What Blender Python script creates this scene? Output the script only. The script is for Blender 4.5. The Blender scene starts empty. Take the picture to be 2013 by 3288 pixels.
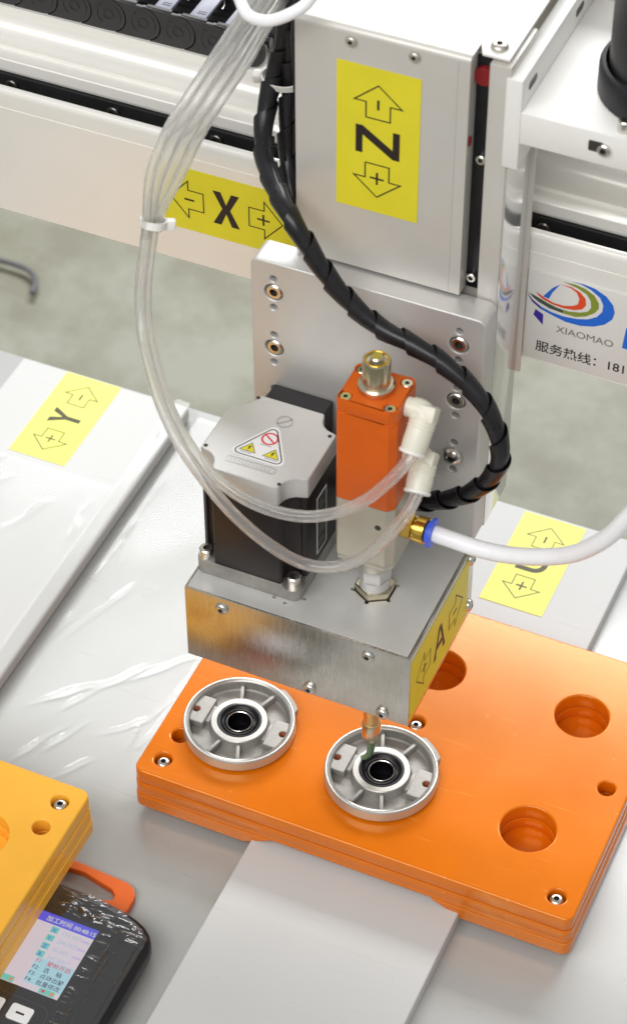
import bpy, bmesh, math, random
from mathutils import Vector, Matrix
random.seed(7)
S = 0.001                                  # everything below is written in millimetres
scn = bpy.context.scene
COL = scn.collection

# ------------------------------------------------------------------ camera
ya, pi_, ro = math.radians(-23.969), math.radians(45.259), math.radians(-0.177)
fw = Vector((math.cos(pi_)*math.sin(ya), math.cos(pi_)*math.cos(ya), -math.sin(pi_)))
rt = Vector((math.cos(ya), -math.sin(ya), 0)); up = rt.cross(fw)
rt, up = rt*math.cos(ro)+up*math.sin(ro), up*math.cos(ro)-rt*math.sin(ro)
cd = bpy.data.cameras.new('camera'); cam = bpy.data.objects.new('camera', cd); COL.objects.link(cam)
m = Matrix((rt, up, -fw)).transposed().to_4x4(); m.translation = Vector((295, -785, 1000))*S
cam.matrix_world = m
cd.sensor_fit = 'VERTICAL'; cd.sensor_height = 36; cd.sensor_width = 36; cd.lens = 88.06
cd.clip_start = 0.05; cd.clip_end = 60
cd.dof.use_dof = True; cd.dof.focus_distance = 1.235; cd.dof.aperture_fstop = 16
scn.camera = cam

# ------------------------------------------------------------------ light (indoor: room light from all sides + ceiling panels)
W = bpy.data.worlds.new('World'); scn.world = W; W.use_nodes = True
bg = W.node_tree.nodes['Background']; bg.inputs[0].default_value = (0.98, 0.99, 1.0, 1); bg.inputs[1].default_value = 0.40
def area(name, loc, target, sx, sy, power, col=(1, 1, 1)):
    l = bpy.data.lights.new(name, 'AREA'); l.shape = 'RECTANGLE'; l.size = sx; l.size_y = sy; l.energy = power; l.color = col
    o = bpy.data.objects.new(name, l); COL.objects.link(o); o.location = loc
    o.rotation_euler = (Vector(target)-Vector(loc)).to_track_quat('-Z', 'Y').to_euler(); return o
area('ceiling_light', (-0.7, 2.90, 2.3), (-0.7, 2.80, 0), 3.4, 1.6, 205, (0.98, 0.99, 1.0))
area('ceiling_light', (-0.2, -1.9, 2.25), (0, 0, 0.1), 2.6, 1.2, 52, (1.0, 0.985, 0.96))
scn.view_settings.view_transform = 'Standard'; scn.view_settings.look = 'None'
scn.view_settings.exposure = 0.20; scn.view_settings.gamma = 1.0

# ------------------------------------------------------------------ materials
def mat(name, col, rough=0.5, metal=0.0, var=0.06, vscale=60, bump=0.0, bscale=400, stretch=None, spec=0.5, coat=0.0, rvar=0.08, trans=0.0, ior=1.45, emit=None, dirt=None, dscale=20, damt=0.0, scuff=None, samt=.3, stint=None):
    M = bpy.data.materials.new(name); M.use_nodes = True; nt = M.node_tree; N = nt.nodes; L = nt.links
    b = N['Principled BSDF']
    b.inputs['Roughness'].default_value = rough; b.inputs['Metallic'].default_value = metal
    b.inputs['Specular IOR Level'].default_value = spec; b.inputs['IOR'].default_value = ior
    b.inputs['Coat Weight'].default_value = coat; b.inputs['Coat Roughness'].default_value = 0.12
    b.inputs['Transmission Weight'].default_value = trans
    if stint: b.inputs['Specular Tint'].default_value = (*stint, 1)
    b.inputs['Base Color'].default_value = (*col, 1)
    if emit is not None:
        b.inputs['Emission Color'].default_value = (*col, 1); b.inputs['Emission Strength'].default_value = emit
        return M
    tc = N.new('ShaderNodeTexCoord'); mp = N.new('ShaderNodeMapping'); L.new(tc.outputs['Object'], mp.inputs[0])
    if stretch: mp.inputs['Scale'].default_value = stretch
    if var > 0:
        n1 = N.new('ShaderNodeTexNoise'); n1.inputs['Scale'].default_value = vscale; n1.inputs['Detail'].default_value = 5; L.new(mp.outputs[0], n1.inputs[0])
        rp = N.new('ShaderNodeValToRGB'); rp.color_ramp.elements[0].position = .3; rp.color_ramp.elements[1].position = .7
        rp.color_ramp.elements[0].color = (*[c*(1-var) for c in col], 1); rp.color_ramp.elements[1].color = (*[min(1, c*(1+var)) for c in col], 1)
        L.new(n1.outputs[0], rp.inputs[0]); src = rp.outputs[0]
        if dirt:
            n3 = N.new('ShaderNodeTexNoise'); n3.inputs['Scale'].default_value = dscale; n3.inputs['Detail'].default_value = 6; n3.inputs['Roughness'].default_value = .65; L.new(tc.outputs['Object'], n3.inputs[0])
            r3 = N.new('ShaderNodeValToRGB'); r3.color_ramp.elements[0].position = .42; r3.color_ramp.elements[1].position = .62
            r3.color_ramp.elements[0].color = (0, 0, 0, 1); r3.color_ramp.elements[1].color = (damt, damt, damt, 1); L.new(n3.outputs[0], r3.inputs[0])
            mx = N.new('ShaderNodeMixRGB'); L.new(r3.outputs[0], mx.inputs[0]); L.new(src, mx.inputs[1]); mx.inputs[2].default_value = (*dirt, 1); src = mx.outputs[0]
        if scuff:
            for kind in (0, 1):
                if kind == 0:
                    m4 = N.new('ShaderNodeMapping'); m4.inputs['Scale'].default_value = (26, 420, 26); m4.inputs['Rotation'].default_value = (0, 0, .9); L.new(tc.outputs['Object'], m4.inputs[0])
                    t4 = N.new('ShaderNodeTexNoise'); t4.inputs['Scale'].default_value = 1.0; t4.inputs['Detail'].default_value = 2; L.new(m4.outputs[0], t4.inputs[0]); lo, hi, fac = .66, .74, t4.outputs[0]
                else:
                    t4 = N.new('ShaderNodeTexVoronoi'); t4.inputs['Scale'].default_value = 55; L.new(tc.outputs['Object'], t4.inputs['Vector']); lo, hi, fac = .060, .035, t4.outputs['Distance']
                mr4 = N.new('ShaderNodeMapRange'); mr4.inputs['From Min'].default_value = lo; mr4.inputs['From Max'].default_value = hi; mr4.inputs['To Max'].default_value = samt; L.new(fac, mr4.inputs[0])
                mx = N.new('ShaderNodeMixRGB'); L.new(mr4.outputs[0], mx.inputs[0]); L.new(src, mx.inputs[1]); mx.inputs[2].default_value = (*scuff, 1); src = mx.outputs[0]
        L.new(src, b.inputs['Base Color'])
        mr = N.new('ShaderNodeMapRange'); mr.inputs['To Min'].default_value = max(.02, rough-rvar); mr.inputs['To Max'].default_value = rough+rvar
        L.new(n1.outputs[0], mr.inputs[0]); L.new(mr.outputs[0], b.inputs['Roughness'])
    if bump > 0:
        n2 = N.new('ShaderNodeTexNoise'); n2.inputs['Scale'].default_value = bscale; n2.inputs['Detail'].default_value = 4; L.new(mp.outputs[0], n2.inputs[0])
        bp = N.new('ShaderNodeBump'); bp.inputs['Strength'].default_value = bump; bp.inputs['Distance'].default_value = 0.0004
        L.new(n2.outputs[0], bp.inputs['Height']); L.new(bp.outputs[0], b.inputs['Normal'])
    return M
ORANGE = mat('orange_plastic', (0.68, 0.155, 0.002), .14, 0, .05, 25, .06, 900, spec=1.0, rvar=.03, stint=(1, .79, .45), ior=1.52, scuff=(.9, .45, .12), samt=.22)
ORANGE_GLARE = mat('orange_plastic_glare', (0.94, 0.47, 0.045), .3, 0, .05, 25, .06, 900, spec=.5, rvar=.07)  # the fixture orange again, with glare put into a paler base colour
VALVE_O = mat('orange_anodised', (0.68, 0.115, 0.004), .4, .1, .05, 50, .05, 1500)
ALU = mat('satin_aluminium', (0.66, 0.64, 0.60), .34, 1, .05, 40, .05, 1200, stretch=(1, 1, 8), rvar=.06)
ALU_PL = mat('bead_blasted_aluminium', (0.62, 0.61, 0.59), .42, .5, .05, 30, .12, 2500, rvar=.05)
ALU_CAST = mat('cast_aluminium', (0.33, 0.32, 0.297), .55, .5, .18, 130, .3, 900, rvar=.1)
ALU_MACH = mat('machined_aluminium', (0.47, 0.46, 0.435), .36, .85, .04, 80, .05, 900)
STEEL = mat('brushed_steel', (0.62, 0.60, 0.56), .27, 1, .08, 90, .015, 500, stretch=(7, 1, .7), rvar=.05, dirt=(.45, .38, .26), dscale=35, damt=.35)
STEEL_TOP = mat('satin_steel_sheet', (0.63, 0.625, 0.60), .4, .4, .05, 50, .06, 2500, rvar=.05)
BEAM = mat('painted_beam', (0.83, 0.815, 0.77), .3, .2, .03, 14, .03, 800, rvar=.05)
COVER = mat('cover_sheet', (0.63, 0.612, 0.58), .42, .3, .05, 12, .04, 900, dirt=(.55, .48, .36), dscale=14, damt=.22)
WHITE_SH = mat('white_painted_sheet', (0.80, 0.79, 0.76), .4, 0, .03, 15, .03, 900)
TABLE = mat('coated_table', (0.43, 0.432, 0.42), .3, .1, .04, 9, 0, 300, coat=.25, rvar=.08, scuff=(.25, .24, .2), samt=.25)
STRIP = mat('aluminium_slide_plate', (0.56, 0.56, 0.55), .45, 0, .03, 12, .05, 700, stretch=(1, .12, 1), rvar=.05, spec=.22, scuff=(.3, .29, .26), samt=.11)
MIRROR = mat('filmed_polished_side', (0.86, 0.86, 0.86), .14, .75, .03, 20, .04, 150, rvar=.05)
BLACK = mat('black_plastic', (0.012, 0.011, 0.013), .42, 0, .15, 60, .1, 900)
CHAINM = mat('black_chain_nylon', (0.035, 0.034, 0.036), .45, 0, .15, 90, .15, 1200)
CHAIN_SHEEN = mat('black_chain_bar_sheen', (0.27, 0.28, 0.34), .38, 0, .08, 90, .1, 1200)  # black plastic crossbars, their blue-grey reflection put into the colour
MOTORB = mat('motor_lamination', (0.018, 0.012, 0.012), .4, .2, .2, 120, .12, 1500, stretch=(1, 1, 8))
WRAP = mat('black_spiral_wrap', (0.012, 0.011, 0.013), .3, 0, .2, 200, .08, 900, rvar=.1)
RAILB = mat('black_rail', (0.012, 0.012, 0.014), .35, .2, .2, 60)
DARK = mat('dark_socket', (0.06, 0.055, 0.05), .5, .4, .1, 100)
SCREWM = mat('zinc_screw', (0.66, 0.64, 0.60), .24, 1, .06, 200)
SCREWB = mat('nickel_screw', (0.56, 0.53, 0.47), .36, .8, .08, 200)
BRASS = mat('brass', (0.72, 0.47, 0.09), .22, 1, .08, 150, .05, 900)
NICKEL = mat('nickel_plated_brass', (0.62, 0.56, 0.42), .22, 1, .08, 90)
SILV = mat('silver_valve_body', (0.56, 0.53, 0.45), .38, .6, .06, 60, .05, 1500)
CREAM = mat('cream_fitting_plastic', (0.74, 0.71, 0.60), .35, 0, .05, 60, spec=.5)
WPLAST = mat('white_nylon', (0.80, 0.79, 0.75), .4, 0, .04, 60)
BLUE = mat('blue_collet', (0.06, 0.13, 0.80), .35, 0, .05, 60)
PUWHITE = mat('milky_tube', (0.90, 0.90, 0.92), .28, 0, .03, 60, spec=.5)
GREEN = mat('green_nozzle', (0.13, 0.19, 0.10), .3, .1, .1, 80)
SEAL = mat('black_rubber_seal', (0.005, 0.004, 0.006), .33, 0, .1, 80, spec=.3)
YELLOW = mat('yellow_sticker', (0.74, 0.65, 0.03), .4, 0, .04, 40, spec=.4)
YELLOW_B = mat('pale_yellow_sticker', (0.74, 0.74, 0.10), .38, 0, .04, 40, spec=.4)
INK = mat('black_ink', (0.022, 0.014, 0.012), .5, 0, 0)
INK_O = mat('olive_ink', (0.045, 0.04, 0.006), .5, 0, 0)
STICK_W = mat('white_sticker', (0.82, 0.82, 0.82), .35, 0, .02, 40)
RED = mat('red_ink', (0.72, 0.03, 0.04), .5, 0, 0)
LG_BLUE = mat('logo_blue', (0.01, 0.13, 0.62), .4, 0, 0)
LG_PURP = mat('logo_indigo', (0.03, 0.015, 0.30), .4, 0, 0)
LG_GREEN = mat('logo_green', (0.22, 0.27, 0.03), .4, 0, 0)
LG_DGREEN = mat('logo_dark_green', (0.05, 0.08, 0.05), .4, 0, 0)
LG_RED = mat('logo_red', (0.72, 0.07, 0.015), .4, 0, 0)
LG_GREY = mat('logo_grey', (0.16, 0.145, 0.10), .4, 0, 0)
PENDM = mat('pendant_black', (0.011, 0.011, 0.014), .3, 0, .1, 60, .12, 1500, rvar=.1, spec=.3)
KEYM = mat('white_key', (0.78, 0.80, 0.82), .4, 0, .02, 60)
REDM = mat('red_plastic', (0.20, 0.008, 0.010), .35, 0, .05, 60)
FLOORM = mat('worn_green_floor', (0.225, 0.227, 0.172), .5, 0, .06, 3, .02, 200, dirt=(.085, .072, .03), dscale=8, damt=.55)
CABLEG = mat('grey_cable', (0.10, 0.10, 0.105), .5, 0, .1, 40)
SIGNM = mat('sign_sheet', (0.70, 0.685, 0.655), .4, 0, .03, 15)
def scr(name, c, s=1.0): M = mat(name, c, .5, emit=s*.68, spec=.15); M.node_tree.nodes['Principled BSDF'].inputs['Base Color'].default_value = (.02, .02, .02, 1); return M
SC_BG = scr('screen_pink', (.80, .70, .78)); SC_BLUE = scr('screen_blue', (.10, .10, .85)); SC_CYAN = scr('screen_cyan', (.45, .75, .85))
SC_TEAL = scr('screen_teal', (.16, .66, .55)); SC_PALE = scr('screen_pale_digits', (.42, .58, .78)); SC_TXT = scr('screen_dark_text', (.05, .08, .14))
SC_RED = scr('screen_red_text', (.80, .07, .16)); SC_CREAM = scr('screen_cream_text', (.82, .80, .62)); SC_VIO = scr('screen_violet', (.42, .30, .85)); SC_ORA = scr('screen_orange', (.85, .32, .12))

def clear_mat(name, alpha_t, tint, rough, white, fk=1.0):
    M = bpy.data.materials.new(name); M.use_nodes = True; N = M.node_tree.nodes; L = M.node_tree.links
    out = N['Material Output']; N.remove(N['Principled BSDF'])
    t = N.new('ShaderNodeBsdfTransparent'); t.inputs[0].default_value = (*tint, 1)
    g = N.new('ShaderNodeBsdfGlossy'); g.inputs['Roughness'].default_value = rough; g.inputs[0].default_value = (1, 1, 1, 1)
    d = N.new('ShaderNodeMixShader'); d0 = N.new('ShaderNodeBsdfDiffuse'); d0.inputs[0].default_value = (*white, 1); d1 = N.new('ShaderNodeBsdfTranslucent'); d1.inputs[0].default_value = (*white, 1); d.inputs[0].default_value = .45; L.new(d0.outputs[0], d.inputs[1]); L.new(d1.outputs[0], d.inputs[2])
    lw = N.new('ShaderNodeLayerWeight'); lw.inputs[0].default_value = .22
    m1 = N.new('ShaderNodeMixShader'); m1.inputs[0].default_value = 1-alpha_t; L.new(t.outputs[0], m1.inputs[1]); L.new(d.outputs[0], m1.inputs[2])
    m2 = N.new('ShaderNodeMixShader'); ad = N.new('ShaderNodeMath'); ad.operation = 'MULTIPLY_ADD'; ad.inputs[1].default_value = fk; ad.inputs[2].default_value = .01; L.new(lw.outputs['Fresnel'], ad.inputs[0])
    L.new(ad.outputs[0], m2.inputs[0]); L.new(m1.outputs[0], m2.inputs[1]); L.new(g.outputs[0], m2.inputs[2]); L.new(m2.outputs[0], out.inputs[0])
    return M
TUBEC = clear_mat('clear_tube', .745, (1, .995, .985), .06, (.98, .97, .95), .9)
def glass_tube(name):
    M = bpy.data.materials.new(name); M.use_nodes = True; N = M.node_tree.nodes; L = M.node_tree.links; b = N['Principled BSDF']; out = N['Material Output']
    b.inputs['Base Color'].default_value = (.99, .985, .97, 1); b.inputs['Roughness'].default_value = .05; b.inputs['IOR'].default_value = 1.40; b.inputs['Transmission Weight'].default_value = 1
    d = N.new('ShaderNodeBsdfDiffuse'); d.inputs[0].default_value = (.95, .94, .91, 1); tl = N.new('ShaderNodeBsdfTranslucent'); tl.inputs[0].default_value = (.95, .94, .91, 1); t = N.new('ShaderNodeBsdfTransparent')
    m0 = N.new('ShaderNodeMixShader'); m0.inputs[0].default_value = .5; L.new(d.outputs[0], m0.inputs[1]); L.new(tl.outputs[0], m0.inputs[2])
    m1 = N.new('ShaderNodeMixShader'); m1.inputs[0].default_value = .14; L.new(b.outputs[0], m1.inputs[1]); L.new(m0.outputs[0], m1.inputs[2])
    m2 = N.new('ShaderNodeMixShader'); m2.inputs[0].default_value = .25; L.new(m1.outputs[0], m2.inputs[1]); L.new(t.outputs[0], m2.inputs[2]); L.new(m2.outputs[0], out.inputs[0]); return M
TUBEC = glass_tube('clear_tube')
PFILM = clear_mat('pendant_wrap_film', .985, (.985, .985, .98), .12, (.8, .8, .8), 5.0)
FILM2 = clear_mat('flat_clear_film', .985, (.99, .99, .99), .12, (.8, .8, .8), .3)
FILM = clear_mat('clear_film', .97, (.985, .985, .98), .10, (.8, .8, .8), .6)

# ------------------------------------------------------------------ mesh helpers
class MB:
    def __init__(self): self.bm = bmesh.new(); self.mats = []; self.cur = 0
    def use(self, m):
        if m not in self.mats: self.mats.append(m)
        self.cur = self.mats.index(m); return self
    def _paint(self, f0):
        self.bm.faces.ensure_lookup_table()
        for f in self.bm.faces[f0:]: f.material_index = self.cur
    def mesh(self, me, M=None):
        f0 = len(self.bm.faces); v0 = len(self.bm.verts); self.bm.from_mesh(me)
        self.bm.verts.ensure_lookup_table()
        if M: bmesh.ops.transform(self.bm, matrix=M, verts=self.bm.verts[v0:])
        self._paint(f0); return self
    def tmp(self, b, M=None):
        me = bpy.data.meshes.new('tmp'); b.to_mesh(me); b.free(); self.mesh(me, M); bpy.data.meshes.remove(me); return self
    def box(self, x0, x1, y0, y1, z0, z1, bev=0.0, M=None, seg=2):
        b = bmesh.new(); bmesh.ops.create_cube(b, size=1)
        for v in b.verts: v.co = Vector(((x0+x1)/2+v.co.x*(x1-x0), (y0+y1)/2+v.co.y*(y1-y0), (z0+z1)/2+v.co.z*(z1-z0)))
        if bev > 0: bmesh.ops.bevel(b, geom=b.edges[:], offset=bev, segments=seg, affect='EDGES', profile=.5)
        return self.tmp(b, M)
    def lathe(self, prof, M=None, n=32):
        b = bmesh.new(); rings = []
        for r, z in prof:
            rings.append([b.verts.new((max(r, 1e-4)*math.cos(2*math.pi*i/n), max(r, 1e-4)*math.sin(2*math.pi*i/n), z)) for i in range(n)])
        for a, c in zip(rings, rings[1:]):
            for i in range(n): b.faces.new((a[i], a[(i+1) % n], c[(i+1) % n], c[i]))
        if prof[0][0] < 1e-3 or prof[-1][0] < 1e-3: bmesh.ops.remove_doubles(b, verts=b.verts, dist=1e-3)
        bmesh.ops.recalc_face_normals(b, faces=b.faces)
        return self.tmp(b, M)
    def prism(self, loops, z0, z1, bev=0.0, M=None, seg=2):
        """2-D outline with holes (every further loop is a hole), extruded from z0 to z1."""
        cu = bpy.data.curves.new('tmp', 'CURVE'); cu.dimensions = '2D'; cu.fill_mode = 'BOTH'
        cu.extrude = (z1-z0)/2-bev; cu.bevel_depth = bev; cu.bevel_resolution = seg-1; cu.offset = -bev
        for lp in loops:
            sp = cu.splines.new('POLY'); sp.points.add(len(lp)-1); sp.use_cyclic_u = True
            for p, q in zip(sp.points, lp): p.co = (q[0], q[1], 0, 1)
        ob = bpy.data.objects.new('tmp', cu); me = bpy.data.meshes.new_from_object(ob)
        T = Matrix.Translation((0, 0, (z0+z1)/2))
        self.mesh(me, (M @ T) if M else T)
        bpy.data.objects.remove(ob); bpy.data.curves.remove(cu); bpy.data.meshes.remove(me); return self
    def poly(self, loops, M=None):
        b = bmesh.new(); es = []
        for lp in loops:
            vs = [b.verts.new((p[0], p[1], 0)) for p in lp]
            es += [b.edges.new((vs[i], vs[(i+1) % len(vs)])) for i in range(len(vs))]
        bmesh.ops.triangle_fill(b, edges=es, use_beauty=True, normal=(0, 0, 1))
        for f in b.faces:
            if f.normal.z < 0: f.normal_flip()
        return self.tmp(b, M)
    def sweep(self, pts, r, n=12, sub=6, caps=True, rin=None, rfun=None):
        P = smooth(pts, sub); b = bmesh.new(); rings = []; inner = []
        t0 = (P[1]-P[0]).normalized(); nrm = t0.orthogonal().normalized()
        for i, p in enumerate(P):
            t = ((P[min(i+1, len(P)-1)]-P[max(i-1, 0)])).normalized()
            nrm = (nrm-t*nrm.dot(t)).normalized(); bn = t.cross(nrm)
            rr = rfun(i/(len(P)-1)) if rfun else r
            rings.append([b.verts.new(p+(nrm*math.cos(2*math.pi*k/n)+bn*math.sin(2*math.pi*k/n))*rr) for k in range(n)])
            if rin: inner.append([b.verts.new(p+(nrm*math.cos(2*math.pi*k/n)+bn*math.sin(2*math.pi*k/n))*rin) for k in range(n)])
        for a, c in zip(rings, rings[1:]):
            for k in range(n): b.faces.new((a[k], a[(k+1) % n], c[(k+1) % n], c[k]))
        if rin:
            for a, c in zip(inner, inner[1:]):
                for k in range(n): b.faces.new((c[k], c[(k+1) % n], a[(k+1) % n], a[k]))
            for a, c in ((rings[0], inner[0]), (inner[-1], rings[-1])):
                for k in range(n): b.faces.new((c[k], c[(k+1) % n], a[(k+1) % n], a[k]))
        elif caps:
            b.faces.new(rings[0][::-1]); b.faces.new(rings[-1])
        return self.tmp(b)
    def done(self, name, m, parent=None, loc=(0, 0, 0), flat=False, ang=35):
        """link as one object; mesh is in mm world coordinates, origin at loc (mm)."""
        if not self.mats: self.mats = [m]
        o0 = Vector(loc)
        for v in self.bm.verts: v.co = (v.co-o0)*S
        me = bpy.data.meshes.new(name); self.bm.to_mesh(me); self.bm.free()
        for x in self.mats: me.materials.append(x)
        if not flat: me.shade_smooth(); me.set_sharp_from_angle(angle=math.radians(ang))
        o = bpy.data.objects.new(name, me); COL.objects.link(o)
        put(o, parent, o0); return o
def wloc(o):
    v = Vector(o.location); p = o.parent
    while p: v += p.location; p = p.parent
    return v
def put(o, parent, loc_mm):
    o.location = Vector(loc_mm)*S
    if parent: o.parent = parent; o.location = Vector(loc_mm)*S - wloc(parent)
def copy_to(src, parent, loc_mm, rot=None):
    o = src.copy(); COL.objects.link(o); o.parent = None; put(o, parent, loc_mm)
    if rot: o.rotation_euler = rot
    return o
def smooth(pts, sub):
    P = [Vector(p) for p in pts]
    if sub <= 1: return P
    Q = [P[0]*2-P[1]]+P+[P[-1]*2-P[-2]]; out = []
    for i in range(1, len(Q)-2):
        a, b, c, d = Q[i-1:i+3]
        for k in range(sub):
            t = k/sub
            out.append(.5*((2*b)+(c-a)*t+(2*a-5*b+4*c-d)*t*t+(3*b-a-3*c+d)*t**3))
    out.append(P[-1]); return out
def circ(cx, cy, r, n=40, a0=0, a1=2*math.pi, end=False):
    k = n+1 if end else n
    return [(cx+r*math.cos(a0+(a1-a0)*i/n), cy+r*math.sin(a0+(a1-a0)*i/n)) for i in range(k)]
def rrect(x0, x1, y0, y1, r, n=6):
    o = []
    for cx, cy, a in ((x1-r, y0+r, -90), (x1-r, y1-r, 0), (x0+r, y1-r, 90), (x0+r, y0+r, 180)):
        o += circ(cx, cy, r, n, math.radians(a), math.radians(a+90), True)
    return o
def TR(x, y, z): return Matrix.Translation((x, y, z))
def frame(o, ux, uy):
    ux = Vector(ux).normalized(); uy = Vector(uy).normalized(); uz = ux.cross(uy)
    M = Matrix((ux, uy, uz)).transposed().to_4x4(); M.translation = Vector(o); return M
def axis_to(o, d):
    d = Vector(d).normalized(); a = d.orthogonal().normalized(); return frame(o, a, d.cross(a))
FRONT = lambda x, y, z: frame((x, y, z), (1, 0, 0), (0, 0, 1))      # local z -> -Y (faces the camera side)
def thing(name, label, cat, loc=(0, 0, 0), group=None):
    o = bpy.data.objects.new(name, None); COL.objects.link(o); o.location = Vector(loc)*S; o.empty_display_size = .01
    return tag(o, label, cat, group)
def tag(o, label, cat, group=None):
    o['label'] = label; o['category'] = cat
    if group: o['group'] = group
    return o

# screws ------------------------------------------------------------
def screw_cap(M, r=4, h=4, mb=None, soc=.5, mt=None):
    mb = mb or MB()
    mb.use(mt or SCREWM).lathe([(r*soc, h), (r*.85, h), (r, h-.15*r), (r, 0), (0, 0)], M, 24)
    mb.use(DARK).lathe([(r*soc, h), (r*soc*.95, h-.55*r), (0, h-.6*r)], M, 6)
    return mb
def screw_button(M, r=4, h=2.4, mb=None, metal=None):
    mb = mb or MB()
    mb.use(metal or SCREWM).lathe([(r*.36, h), (r*.6, h*.96), (r*.8, h*.78), (r*.95, h*.4), (r, 0), (r, -.4), (0, -.4)], M, 24)
    mb.use(DARK).lathe([(r*.36, h), (r*.34, h*.35), (0, h*.3)], M, 6)
    return mb

# labels ------------------------------------------------------------
def stroke_ring(pts, w):
    n = len(pts); A = []; B = []
    for i in range(n):
        p = Vector(pts[i]).to_2d(); a = Vector(pts[i-1]).to_2d(); c = Vector(pts[(i+1) % n]).to_2d()
        d1 = (p-a).normalized(); d2 = (c-p).normalized(); n1 = Vector((-d1.y, d1.x)); n2 = Vector((-d2.y, d2.x))
        k = (n1+n2); k = k/max(.25, k.length_squared)*2
        A.append(p+k*w/2); B.append(p-k*w/2)
    return [[tuple(q) for q in A], [tuple(q) for q in B]]
def bar(p, q, w, ):
    p = Vector(p); q = Vector(q); d = (q-p).normalized(); nn = Vector((-d.y, d.x))*w/2
    return [tuple(p+nn), tuple(q+nn), tuple(q-nn), tuple(p-nn)]
def glyph(ch, w, h, s):
    a, b = w/2, h/2
    if ch == 'X':
        k = s*.62; iy = 0
        return [[(-a, b), (-a+2*k, b), (0, k*1.25), (a-2*k, b), (a, b), (k, 0), (a, -b), (a-2*k, -b), (0, -k*1.25), (-a+2*k, -b), (-a, -b), (-k, 0)]]
    if ch == 'Y':
        k = s*.62
        return [[(-a, b), (-a+2*k, b), (0, k*1.1), (a-2*k, b), (a, b), (s/2, -.3), (s/2, -b), (-s/2, -b), (-s/2, -.3)]]
    if ch == 'Z':
        return [[(-a, b), (a, b), (a, b-s*.9), (-a+s*1.35, -b+s*.9), (a, -b+s*.9), (a, -b), (-a, -b), (-a, -b+s*.9), (a-s*1.35, b-s*.9), (-a, b-s*.9)]]
    if ch == 'U':
        o = [(-a, b), (-a, -b+a)]+circ(0, -b+a, a, 12, math.pi, 2*math.pi, True)+[(a, b), (a-s, b), (a-s, -b+a)]+circ(0, -b+a, a-s, 12, 2*math.pi, math.pi, True)+[(-a+s, b)]
        return [o]
    if ch == 'A':
        k = s*.55
        return [[(-a, -b), (-k, b), (k, b), (a, -b), (a-2*k, -b), (a*.52, -b*.45), (-a*.52, -b*.45), (-a+2*k, -b)], [(-a*.36, -b*.1), (a*.36, -b*.1), (0, b*.72)]]
def plus(cx, cy, r, t):
    t /= 2
    return [(cx-r, cy-t), (cx-t, cy-t), (cx-t, cy-r), (cx+t, cy-r), (cx+t, cy-t), (cx+r, cy-t), (cx+r, cy+t), (cx+t, cy+t), (cx+t, cy+r), (cx-t, cy+r), (cx-t, cy+t), (cx-r, cy+t)]
def direction_label(parent, M, letter, left, right, ym, ink, L=74, H=37, lw=.55, letter_w=13.5, letter_h=19, s=3.2):
    """yellow sticker in the local xy plane, printed with an arrow, a letter and an arrow"""
    mb = MB(); mb.use(ym).box(-L/2, L/2, -H/2, H/2, .05, .25, 0, M); lab = mb.done('direction_label', ym, parent, M.translation, flat=True)
    mb = MB().use(ink); U = M @ TR(0, 0, .33)
    for sx, sg in ((-1, left), (1, right)):
        tip, tail, neck = 29.5*sx, 12*sx if sx > 0 else 10*sx*1.2, 20*sx
        pts = [(tail, 5.6), (neck, 5.6), (neck, 11), (tip, 0), (neck, -11), (neck, -5.6), (tail, -5.6)]
        mb.poly(stroke_ring(pts, lw), U)
        c = 19.5*sx
        mb.poly([plus(c, 0, 3.3, 1.0)] if sg == '+' else [[(c-2.6, -.55), (c+2.6, -.55), (c+2.6, .55), (c-2.6, .55)]], U)
    mb.poly(glyph(letter, letter_w, letter_h, s), U)
    mb.done('print', ink, lab, M.translation, flat=True); return lab
def text_mesh(mb, txt, size, M, bold=0.0, align='LEFT', xs=1.0):
    cu = bpy.data.curves.new('tmp', 'FONT'); cu.body = txt; cu.size = size; cu.align_x = align; cu.offset = bold; cu.fill_mode = 'FRONT'; cu.resolution_u = 3
    ob = bpy.data.objects.new('tmp', cu); COL.objects.link(ob); bpy.context.view_layer.update()
    dg = bpy.context.evaluated_depsgraph_get(); me = bpy.data.meshes.new_from_object(ob.evaluated_get(dg))
    mb.mesh(me, M @ Matrix.Diagonal((xs, 1, 1, 1)))
    bpy.data.objects.remove(ob); bpy.data.curves.remove(cu); bpy.data.meshes.remove(me)

# ================================================================== SETTING
ZF, ZT, ZS = -500, -34, -24            # floor, table, top of the raised slide plates
mb = MB(); mb.box(-6000, 5000, -4000, 7000, ZF-60, ZF)
fl = mb.done('floor', FLOORM, None, (0, 0, ZF)); fl['kind'] = 'structure'

tb = thing('machine_table', 'pale grey machine table under the slide plates and orange fixtures', 'table', (-60, -100, ZF))
MB().box(-430, 360, -450, 203, ZT-46, ZT, 1.0).done('table_top', TABLE, tb, (-60, -100, ZT))
for lx in (-380, 310):
    for ly in (-400, 150): MB().box(lx-25, lx+25, ly-25, ly+25, ZF, ZT-46, 3).done('leg', COVER, tb, (lx, ly, ZF))

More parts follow.
